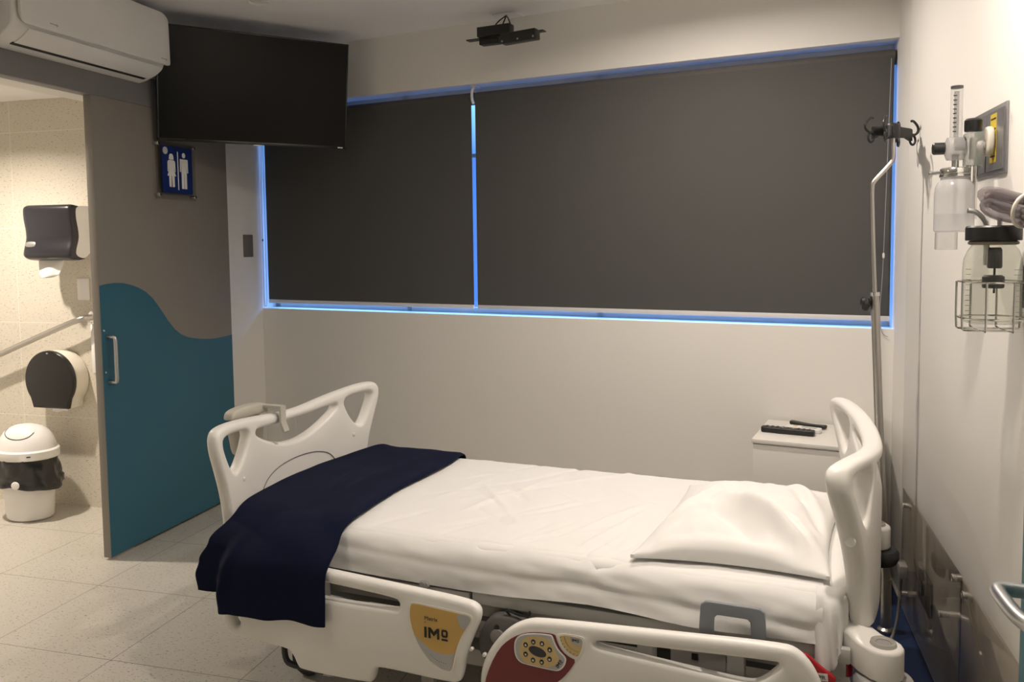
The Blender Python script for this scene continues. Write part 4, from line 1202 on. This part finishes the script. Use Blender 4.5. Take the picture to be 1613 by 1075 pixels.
def sheet_fn(i, j):
    u = lerp(-1.95, -0.028, i); p, n = sp(j)
    v, z = p.x, p.y
    d = 0.0
    top = max(0, min(1, (z - 0.57) / 0.012))
    for c in CR:
        if abs(u - c[0]) < 0.35 and abs(v - c[1]) < 0.35:
            d += crease(u, v, *c) * top
    d += top * (0.0022 * fbm(u * 7 + v * 3, v * 5, 1) + 0.0012 * fbm(u * 18, v * 14, 2))
    d += crease(u, v, -0.60, 2.33, 1.15, 0.13, 0.008, 0.005) + crease(u, v, -0.985, 2.27, 0.2, 0.03, 0.02, 0.005) + crease(u, v, -0.62, 2.25, 0.3, 0.03, 0.016, 0.005)
    side = max(0, min(1, (0.578 - z) / 0.03)) * (1 if v < 2.7 else 0.3)
    s_ = 0.578 - z
    d += side * (0.009 * noise.noise(Vector((u * 3.0 + s_ * 12, s_ * 9, 7))) + 0.004 * noise.noise(Vector((u * 7 - s_ * 24, s_ * 8, 9))) + 0.0015 * noise.noise(Vector((u * 26, s_ * 30, 4))))
    d += side * 0.005 * math.exp(-((s_ - 0.055 - 0.025 * (u + 1.4)) / 0.012) ** 2)
    hem = 0.018 * noise.noise(Vector((u * 2.3, 3, 1))) * side * (s_ / 0.12)
    nn = n if n.length else Vector((0, 1))
    out = Vector((v, z)) + Vector((nn.x, nn.y)) * (0.003 + d)
    if v < 2.7: out.x = min(out.x, 2.241) if side > .9 else out.x
    return (u, out.x, out.y + hem + 0.0)
bm = B(); gridmesh(bm, 230, 150, sheet_fn)
bmesh.ops.recalc_face_normals(bm, faces=bm.faces)
tag(obj('bed_sheet', bm, SHEET, None, FB, ang=80), 'wrinkled white bed sheet spread over the mattress and hanging at its side', 'sheet')
# loose corner of the under sheet hanging at the head end
bm = B()
_lp = catmull([(2.275, 0.5835, 0), (2.243, 0.570, 0), (2.222, 0.535, 0), (2.214, 0.47, 0), (2.208, 0.39, 0)], 10)
def loose(i, j):
    u = lerp(-0.045, 0.028, i)
    k = j * (len(_lp) - 1); q = min(len(_lp) - 2, int(k)); p = _lp[q].lerp(_lp[q + 1], k - q)
    fold = (0.012 * sin(i * 9 + j * 3) + 0.008 * sin(i * 17 - j * 4)) * max(0, j - 0.25)
    corner = 0.045 * max(0, (i - 0.55) / 0.45) ** 2
    return (u + 0.012 * j * sin(i * 4), p.x + fold + corner, p.y + 0.045 * j * j * i - 0.02 * j * j * sin(i * 4.2) - corner * 0.15)
gridmesh(bm, 40, 40, loose)
s = obj('loose_undersheet', bm, SHEET, None, FB, ang=80); s.modifiers.new('thick', 'SOLIDIFY').thickness = 0.002
tag(s, 'loose corner of white undersheet hanging in folds below the headboard', 'sheet')

def pillow():
    NL, NR, FR, FL = Vector((-0.545, 2.272)), Vector((-0.012, 2.296)), Vector((0.030, 3.03)), Vector((-0.500, 3.01))
    bm = B()
    nu, nv = 84, 84
    def pos(i, j, side):
        p = NL.lerp(NR, i).lerp(FL.lerp(FR, i), j)
        x, y = 2 * i - 1, 2 * j - 1
        # edges pull in between the corners
        p.x -= 0.022 * x * (1 - y * y); p.y -= 0.030 * y * (1 - x * x)
        e = max(0, 1 - abs(x) ** 2.6) * max(0, 1 - abs(y) ** 2.2)
        h = 0.098 * e ** 0.66
        # gathers radiating from the corners and the near edge
        w = 0.006 * fbm(x * 2.2 + y, y * 2.6, 5) + 0.0035 * fbm(x * 6, y * 5, 2)
        for (a, b, c, L_, wd, am) in ((0.42, -0.55, -0.62, 0.50, 0.10, 0.013), (-0.05, -0.55, -0.65, 0.42, 0.11, -0.015), (0.18, -0.40, -0.6, 0.5, 0.08, 0.010), (0.72, 0.1, -1.1, 0.5, 0.09, -0.009), (0.6, 0.5, -1.0, 0.4, 0.08, 0.007), (-0.55, 0.0, 0.9, 0.5, 0.09, 0.007), (-0.7, -0.5, 0.7, 0.3, 0.07, 0.008), (0.8, -0.6, -0.75, 0.35, 0.07, 0.009)):
            w += 2.4 * crease(x, y, a, b, c, L_, wd, am)
        base = 0.5935
        if side:
            lip = 0.020 * max(0, 1 - abs((x + 0.08) / 0.72) ** 3) * max(0, min(1, (-0.80 - y) / 0.12))
            return (p.x, p.y, base + 0.010 + lip + h + w * min(1, e * 3 + 0.1))
        return (p.x, p.y, base + 0.0 + 0.002 * e)
    top = [[bm.verts.new(pos(i / nu, j / nv, 1)) for j in range(nv + 1)] for i in range(nu + 1)]
    bot = [[bm.verts.new(pos(i / nu, j / nv, 0)) for j in range(nv + 1)] for i in range(nu + 1)]
    for i in range(nu):
        for j in range(nv):
            bm.faces.new((top[i][j], top[i + 1][j], top[i + 1][j + 1], top[i][j + 1]))
            bm.faces.new((bot[i][j + 1], bot[i + 1][j + 1], bot[i + 1][j], bot[i][j]))
    for i in range(nu):
        bm.faces.new((bot[i][0], bot[i + 1][0], top[i + 1][0], top[i][0])); bm.faces.new((top[i][nv], top[i + 1][nv], bot[i + 1][nv], bot[i][nv]))
    for j in range(nv):
        bm.faces.new((bot[0][j + 1], bot[0][j], top[0][j], top[0][j + 1])); bm.faces.new((bot[nu][j], bot[nu][j + 1], top[nu][j + 1], top[nu][j]))
    return tag(obj('pillow', bm, PILLOWC, None, FB, ang=70), 'flat white pillow in a creased pillowcase at the bed head', 'pillow')
pillow()

def blanket():
    path = [(3.205, 0.50), (3.208, 0.55), (3.195, 0.585), (3.155, 0.599), (3.05, 0.601), (2.70, 0.602), (2.38, 0.602), (2.28, 0.598), (2.215, 0.578), (2.160, 0.545), (2.115, 0.500), (2.098, 0.46), (2.094, 0.38), (2.092, 0.300)]
    S = catmull([(a, b, 0) for a, b in path], 10)
    L = [0.0]
    for a, b in zip(S, S[1:]): L.append(L[-1] + (b - a).length)
    def at(t):
        d = t * L[-1]
        for i in range(len(S) - 1):
            if d <= L[i + 1] or i == len(S) - 2:
                return S[i].lerp(S[i + 1], (d - L[i]) / (L[i + 1] - L[i]))
    uL_h = [(0.30, -1.995), (0.36, -2.005), (0.42, -1.988), (0.50, -1.952), (0.56, -1.926), (0.585, -1.918)]
    def fn(a, b):
        p = at(b); v, z = p.x, p.y
        hang = max(0, min(1, (2.24 - v) / 0.10)); hang = hang * hang * (3 - 2 * hang)
        s = (v - SF) / 0.53
        uL = UF + 0.034 + 0.07 * s * s
        if v < 2.30:
            uL = lerp(uL, interp(uL_h, z), hang)
        uR = -1.487 + 0.010 * sin(v * 9) + 0.028 * hang
        u = lerp(uL, uR, a)
        if hang > 0:
            # the end folds back round the foot corner, with one deep fold
            k = max(0, min(1, (0.245 - a) / 0.09)); k = k * k * (3 - 2 * k)
            dv = 0.042 * k - 0.012 * math.exp(-((a - 0.25) / 0.04) ** 2) + 0.006 * sin(a * 11) * (1 - k)
            v += dv * max(0, min(1, (0.575 - z) / 0.10))
            drop = (0.585 - z) / 0.285
            hemz = 0.050 * k
            z += hang * max(0, drop) * (hemz + 0.030 * (a - 0.3) + 0.006 * noise.noise(Vector((a * 6, 1, 2))))
        top = 1 - hang
        z += top * (0.004 * fbm(u * 8, v * 4, 3) + 0.006 * math.exp(-((u - uL) / 0.03) ** 2))
        w = 0.004 * fbm(u * 5, z * 4, 6) * hang
        # the soft hem near the open edge
        z += top * (-0.006) * max(0, (a - 0.96) / 0.04)
        return (u, v - w, z)
    bm = B(); gridmesh(bm, 90, 190, fn)
    bmesh.ops.recalc_face_normals(bm, faces=bm.faces)
    o = obj('blanket', bm, NAVY, None, FB, ang=80)
    md = o.modifiers.new('thick', 'SOLIDIFY'); md.thickness = 0.006; md.offset = 0
    return tag(o, 'dark navy fleece blanket folded over the foot of the bed', 'blanket')
blanket()

# ------------------------------------------------------------------ grey holder clipped on the footboard
def holder():
    t = thing('footboard_holder', 'grey plastic holder with a clear pouch clipped over the footboard top rail', 'holder', (UF - 0.06, SF - 0.16, 0.75), FB)
    def P(s, h, c): 
        q = ffn(s, h, c); return q
    sl = lambda s: 0.858 + 0.03 * min(1, (abs(s) / 0.45)) ** 1.3
    bm = B()
    plate(bm, chaikin([(-0.30, 0.874), (-0.285, 0.905), (-0.17, 0.909), (-0.095, 0.900), (-0.09, 0.868), (-0.10, 0.862), (-0.29, 0.866)], 2), [], 0.045, 0.010, lambda a, b, c: (UF - 0.055 + c, SF + a, b), 0, 3, step=0.03)
    obj('top_housing', bm, mat('warm_grey_plastic', (0.48, 0.46, 0.40), 0.45), t, FB)
    bm = B(); plate(bm, chaikin([(-0.29, 0.86), (-0.10, 0.86), (-0.11, 0.72), (-0.26, 0.72)], 2, True, 0.15), [], 0.03, 0.008, lambda a, b, c: (UF - 0.060 + c, SF + a, b), 0, 3, step=0.04)
    obj('back_plate', bm, MATS['warm_grey_plastic'], t, FB)
    bm = B()
    prof = [(-0.06, 0.895), (0.045, 0.895), (0.045, 0.835), (0.060, 0.800), (0.052, 0.795), (0.036, 0.832), (0.036, 0.886), (-0.06, 0.886)]
    prism(bm, prof, lambda a, b, c: (UF + 0.004 + a, SF + c, b), -0.128, -0.098)
    obj('front_clip', bm, MATS['warm_grey_plastic'], t, FB)
    bm = B(); box(bm, UF - 0.075, UF - 0.045, SF - 0.09, SF + 0.10, 0.70, 0.835, 0.012, 3); obj('clear_pouch', bm, POUCH, t, FB)
holder()

# ------------------------------------------------------------------ right wall: gas outlet plate, flowmeter, suction jar
XW = XR - 0.014
def gas_plate():
    t = thing('gas_outlet_plate', 'grey wall plate with yellow and green gas outlet labels', 'wall plate', (XW, 2.47, 1.65))
    y0, y1, z0, z1 = 2.325, 2.622, 1.658, 1.834
    bm = B(); box(bm, XW - 0.006, XW - 0.0003, y0, y1, z0, z1, 0.001); obj('plate', bm, PLATEG, t)
    bm = B(); prism(bm, [(y0 + 0.17, z0 + 0.012), (y1 - 0.012, z0 + 0.012), (y1 - 0.012, z1 - 0.012), (y0 + 0.17, z1 - 0.012)], lambda a, b, c: (XW - c, a, b), 0.006, 0.009); obj('outlet_cover', bm, PLATEG, t)
    bm = B(); prism(bm, [(y0 + 0.012, z0 + 0.012), (y0 + 0.16, z0 + 0.012), (y0 + 0.16, z1 - 0.012), (y0 + 0.012, z1 - 0.012)], lambda a, b, c: (XW - c, a, b), 0.006, 0.009); obj('outlet_cover', bm, PLATEG, t)
    bm = B(); prism(bm, [(2.395, 1.69), (2.450, 1.69), (2.450, 1.815), (2.395, 1.815)], lambda a, b, c: (XW - c, a, b), 0.009, 0.0096); obj('yellow_label', bm, YELLAB, t, label='yellow air label')
    bm = B()
    for z in (1.80, 1.774, 1.728, 1.704):
        prism(bm, [(2.40, z), (2.445, z), (2.445, z + 0.004), (2.40, z + 0.004)], lambda a, b, c: (XW - c, a, b), 0.0096, 0.0099)
    obj('label_print', bm, INK, t)
    bm = B(); prism(bm, [(2.545, 1.69), (2.595, 1.69), (2.595, 1.815), (2.545, 1.815)], lambda a, b, c: (XW - c, a, b), 0.009, 0.0096); obj('green_label', bm, GREEN, t, label='green oxygen label')
gas_plate()

def flowmeter():
    y = 2.42; zc = 1.735
    t = thing('oxygen_flowmeter', 'oxygen flowmeter with clear scale tube and frosted humidifier bottle on the wall plate', 'flowmeter', (XW - 0.01, y, zc))
    bm = B(); plate(bm, chaikin([(y - 0.028, zc - 0.028), (y + 0.028, zc - 0.028), (y + 0.028, zc + 0.048), (y - 0.028, zc + 0.048)], 3), [], 0.018, 0.006, lambda a, b, c: (XW - 0.020 + c, a, b), 0, 3, step=0.02); obj('wall_adapter', bm, CREAMPL, t)
    bm = B(); lathe(bm, [(0.010, -0.028), (0.013, -0.034), (0.013, -0.044), (0.009, -0.05)], (XW, y, zc), 'x', 18); obj('connector', bm, WHITEPL, t)
    bm = B(); box(bm, 0.555, 0.594, y - 0.026, y + 0.026, zc - 0.052, zc + 0.034, 0.004); obj('manifold_block', bm, clear('manifold_acrylic', (0.85, 0.85, 0.84), 1.45, 0.05, 0.35, (0.7, 0.69, 0.66)), t)
    bm = B(); lathe(bm, [(0.010, -0.035), (0.010, 0.02)], (0.575, y, zc), 'z', 16); obj('manifold_core', bm, SATIN, t)
    bm = B(); lathe(bm, [(0.020, 0.0), (0.021, 0.004), (0.021, 0.028), (0.017, 0.033)], (0.573, y, zc + 0.037), 'z', 18); obj('top_knob', bm, BLACK, t)
    bm = B(); lathe(bm, [(0.017, 0.0), (0.017, -0.024)], (0.5555, y, zc + 0.006), 'x', 8); obj('hex_nut', bm, BLACK, t)
    bm = B(); lathe(bm, [(0.020, 0.030), (0.030, 0.022), (0.031, 0.0), (0.030, -0.014), (0.020, -0.018)], (0.527, y, zc - 0.006), 'x', 28); obj('valve_body', bm, clear('valve_acrylic', (0.88, 0.88, 0.88), 1.45, 0.05, 0.45, (0.75, 0.75, 0.74)), t)
    bm = B(); lathe(bm, [(0.013, -0.022), (0.016, -0.024), (0.016, -0.048), (0.013, -0.051)], (0.529, y, zc - 0.004), 'x', 16); obj('flow_knob', bm, BLACK, t)
    xt = 0.533
    bm = B(); lathe(bm, [(0.0145, 0.0), (0.0145, 0.128), (0.012, 0.130)], (xt, y, zc + 0.022), 'z', 20); obj('scale_tube', bm, CLEARA, t)
    bm = B(); lathe(bm, [(0.006, 0.0), (0.006, 0.118)], (xt, y, zc + 0.024), 'z', 12); obj('inner_tube', bm, clear('inner_tube_clear', (0.75, 0.75, 0.75), 1.45, 0.1, 0.2), t)
    bm = B()
    for k in range(9):
        z = zc + 0.036 + k * 0.0115
        box(bm, xt - 0.011, xt - 0.003, y - 0.0150, y - 0.0142, z, z + 0.003)
    obj('scale_marks', bm, INK, t)
    bm = B(); lathe(bm, [(0.0145, 0.128), (0.015, 0.130), (0.015, 0.134)], (xt, y, zc + 0.022), 'z', 20); obj('tube_cap', bm, mat('dark_translucent', (0.06, 0.055, 0.06), 0.4), t)
    bm = B(); lathe(bm, [(0.0085, -0.075), (0.0085, -0.02)], (xt, y, zc), 'z', 16); obj('stem', bm, SATIN, t)
    zb = 1.512
    bm = B(); lathe(bm, [(0.034, 0.142), (0.037, 0.144), (0.037, 0.150), (0.034, 0.152), (0.037, 0.154), (0.037, 0.160), (0.034, 0.166), (0.030, 0.168)], (xt, y, zb), 'z', 28); obj('bottle_cap', bm, CHROME, t)
    bm = B(); tube(bm, [(xt - 0.030, y, zb + 0.156), (xt - 0.062, y, zb + 0.154)], [0.006, 0.004], 10); obj('spout', bm, CHROME, t)
    bm = B(); lathe(bm, [(0.044, 0.0), (0.048, 0.004), (0.048, 0.045), (0.0485, 0.047), (0.048, 0.049), (0.048, 0.100), (0.046, 0.118), (0.040, 0.130), (0.034, 0.136), (0.034, 0.144)], (xt, y, zb), 'z', 36); obj('humidifier_bottle', bm, FROST, t)
    bm = B(); tube(bm, [(xt, y, zb + 0.14), (xt + 0.002, y, zb + 0.02)], 0.005, 10); obj('dip_tube', bm, FROST, t)
    bm = B(); lathe(bm, [(0.006, -0.19), (0.006, -0.05)], (0.565, y, zc), 'z', 14); lathe(bm, [(0.006, -0.19), (0.006, -0.05)], (0.581, y, zc), 'z', 14); obj('chrome_rods', bm, CHROME, t)
    bm = B(); box(bm, 0.50, 0.548, y + 0.02, y + 0.06, 1.465, 1.512, 0.002); obj('clear_holder', bm, CLEARA, t)
flowmeter()

def suction_jar():
    cx, cy, zb = 0.556, 2.145, 1.298
    t = thing('suction_jar', 'clear glass suction jar with black lid hanging on the right wall', 'jar', (cx, cy, zb))
    bm = B(); lathe(bm, [(0.052, 0.001), (0.060, 0.004), (0.062, 0.012), (0.062, 0.125), (0.060, 0.150), (0.052, 0.170), (0.045, 0.180), (0.044, 0.196)], (cx, cy, zb), 'z', 48); obj('glass', bm, GLASSJ, t)
    bm = B(); lathe(bm, [(0.058, 0.004), (0.058, 0.122)], (cx, cy, zb), 'z', 40); 
    bm.free()
    bm = B(); lathe(bm, [(0.057, 0.192), (0.058, 0.194), (0.058, 0.222), (0.055, 0.226)], (cx, cy, zb), 'z', 40); obj('lid', bm, BLACK, t)
    bm = B(); lathe(bm, [(0.047, 0.182), (0.052, 0.184), (0.052, 0.189), (0.047, 0.192)], (cx, cy, zb), 'z', 40, cap=False); obj('gasket', bm, mat('gasket_tan', (0.25, 0.22, 0.17), 0.6), t)
    bm = B(); tube(bm, catmull([(cx - 0.055, cy, zb + 0.262), (cx - 0.038, cy, zb + 0.258), (cx - 0.020, cy, zb + 0.240), (cx - 0.014, cy, zb + 0.215), (cx - 0.014, cy, zb + 0.135)], 6), 0.006, 12); obj('inlet_pipe', bm, SATIN, t)
    bm = B(); tube(bm, [(cx + 0.012, cy, zb + 0.21), (cx + 0.013, cy, zb + 0.252)], 0.0055, 12); obj('outlet_pipe', bm, SATIN, t)
    bm = B(); lathe(bm, [(0.014, 0.128), (0.016, 0.132), (0.015, 0.170), (0.012, 0.176)], (cx + 0.004, cy, zb), 'z', 18); tube(bm, [(cx + 0.004, cy, zb + 0.07), (cx + 0.004, cy, zb + 0.128)], 0.0025, 8); obj('float_valve', bm, BLACK, t)
    bm = B(); lathe(bm, [(0.021, 0.082), (0.023, 0.085), (0.023, 0.108), (0.018, 0.112)], (cx + 0.002, cy, zb), 'z', 22); obj('float_cup', bm, BLACK, t)
    text_obj('scale_lettering', '0 ml', 0.0085, WHITEINK, t, Matrix.Translation((cx - 0.026, cy - 0.0236, zb + 0.092)) @ Matrix.Rotation(radians(-14), 4, 'Z') @ Matrix.Rotation(pi / 2, 4, 'X'), 0.0002)
    bm = B()
    for k in range(9):
        a = radians(205); z = zb + 0.03 + k * 0.012
        for w in range(1):
            box(bm, cx - 0.0605, cx - 0.050, cy - 0.022, cy - 0.0215, z, z + 0.0012)
            box(bm, cx + 0.030, cx + (0.045 if k % 2 else 0.052), cy - 0.0535, cy - 0.053, z, z + 0.0008)
    obj('scale_marks', bm, mat('faint_ink', (0.30, 0.29, 0.26), 0.6), t)
suction_jar()
def wire_basket():
    cx, cy, zb = 0.556, 2.145, 1.283
    t = thing('wire_basket', 'chrome wire basket on the right wall holding the glass suction jar', 'basket', (cx, cy, zb))
    r = 0.068; z1, z2 = zb + 0.112, zb + 0.028
    sq = lambda z, g=0.0: chaikin([(cx - r - g, cy - r - g, z), (cx + r + g, cy - r - g, z), (cx + r + g, cy + r + g, z), (cx - r - g, cy + r + g, z)], 3)
    for z in (z1, z2):
        bm = B(); tube(bm, sq(z), 0.0025, 8, closed=True); obj('ring', bm, CHROME, t)
    for (sx, sy) in ((1, 0), (0, 1)):
        for o in (-0.028, 0.028):
            if sx: pts = [(cx - r, cy + o, z1), (cx - r, cy + o, zb + 0.004), (cx - r + 0.006, cy + o, zb), (cx + r - 0.006, cy + o, zb), (cx + r, cy + o, zb + 0.004), (cx + r, cy + o, z1)]
            else: pts = [(cx + o, cy - r, z1), (cx + o, cy - r, zb + 0.004), (cx + o, cy - r + 0.006, zb), (cx + o, cy + r - 0.006, zb), (cx + o, cy + r, zb + 0.004), (cx + o, cy + r, z1)]
            bm = B(); tube(bm, chaikin(pts, 1, False), 0.0025, 8); obj('wire', bm, CHROME, t)
    bm = B(); box(bm, cx + r - 0.002, XW - 0.0003, cy - 0.014, cy + 0.014, zb + 0.05, zb + 0.15, 0.003); obj('wall_bracket', bm, BLACK, t)
wire_basket()

def tubing():
    t = thing('tubing_coil', 'coil of clear suction tubing tied with a band above the jar', 'tubing', (0.575, 2.12, 1.55))
    c = Vector((0.588, 2.05, 1.556))
    random.seed(3)
    pts = []
    n = 7 * 26
    for i in range(n):
        k = i / 26; a = 2 * pi * k
        wob = 0.010 * sin(k * 5.1)
        L_ = 0.105 + 0.008 * sin(k * 2.3)
        e = Vector((-0.36, 0.74, 0.20)).normalized()
        s1 = L_ * cos(a)
        tw = 0.9 * k
        w_ = 0.022 + 0.016 * abs(cos(a))
        p = c + e * s1 + Vector((0.0, 0.0, w_ * sin(a) * cos(tw * 0.35))) + Vector((-1, 0, 0)) * (w_ * 0.45 * sin(a + tw)) + Vector((-0.002, 0.002, -0.004)) * wob * 10
        p.z += 0.012 * sin(k * 2.0)
        p.x = min(p.x, XW - 0.010)
        pts.append(p)
    bm = B(); tube(bm, pts, 0.0075, 10); obj('tube', bm, TUBEC, t, ang=80)
    bm = B()
    e = Vector((-0.36, 0.74, 0.20)).normalized(); n1 = e.cross(Vector((0, 0, 1))).normalized(); n2 = e.cross(n1)
    cb = c - e * 0.005
    tube(bm, [cb + n1 * 0.030 * cos(2 * pi * i / 24) + n2 * 0.036 * sin(2 * pi * i / 24) for i in range(24)], 0.0042, 8, closed=True)
    obj('band', bm, CREAMPL, t)
    bm = B(); tube(bm, catmull([c + Vector((0.005, 0.06, -0.015)), (0.600, 2.02, 1.515), (0.606, 1.98, 1.49), (0.612, 1.96, 1.53)], 8), 0.0075, 10); obj('tube_end', bm, TUBEC, t)
tubing()

# ------------------------------------------------------------------ acrylic wall guards, socket and plug
def acrylic(y0, y1, label, offs):
    xg = XW - 0.018
    t = thing('acrylic_wall_guard', label, 'wall guard', (xg, (y0 + y1) / 2, 0.06), group=None)
    bm = B(); box(bm, xg - 0.003, xg + 0.003, y0, y1, 0.055, 0.522, 0.001); obj('acrylic_sheet', bm, ACRYL, t)
    for (y, z) in offs:
        bm = B(); lathe(bm, [(0.011, 0.0178), (0.011, -0.004), (0.012, -0.005), (0.012, -0.009), (0.009, -0.011)], (xg, y, z), 'x', 20); obj('standoff', bm, CHROME, t)
acrylic(2.585, 3.475, 'smoky clear acrylic guard on the right wall, the piece nearer the window', [(3.44, 0.462), (2.655, 0.490), (2.80, 0.315), (3.44, 0.11)])
acrylic(1.30, 2.578, 'smoky clear acrylic guard on the right wall, the piece nearer the door', [(2.535, 0.488), (1.40, 0.49), (2.535, 0.11)])
t = thing('power_socket', 'grey power socket with a black plug behind the acrylic guard', 'socket', (XW, 3.17, 0.24))
bm = B(); box(bm, XW - 0.012, XW - 0.0004, 3.02, 3.20, 0.20, 0.32, 0.003); obj('socket_plate', bm, mat('socket_grey', (0.10, 0.098, 0.095), 0.5), t)
bm = B(); box(bm, XW - 0.0215, XW - 0.012, 3.10, 3.15, 0.245, 0.285, 0.003); obj('plug', bm, BLACK, t)
bm = B(); box(bm, 0.565, 0.596, 3.26, 3.34, 0.235, 0.285, 0.006); pc = obj('cord_plug', bm, mat('cord_grey', (0.17, 0.16, 0.15), 0.5), bed)
bm = B(); tube(bm, catmull([(0.58, 3.30, 0.24), (0.577, 3.31, 0.17), (0.565, 3.28, 0.08), (0.53, 3.22, 0.012), (0.47, 3.15, 0.0105), (0.40, 3.12, 0.0105)], 8), 0.0055, 10); obj('power_cord', bm, MATS['cord_grey'], bed)
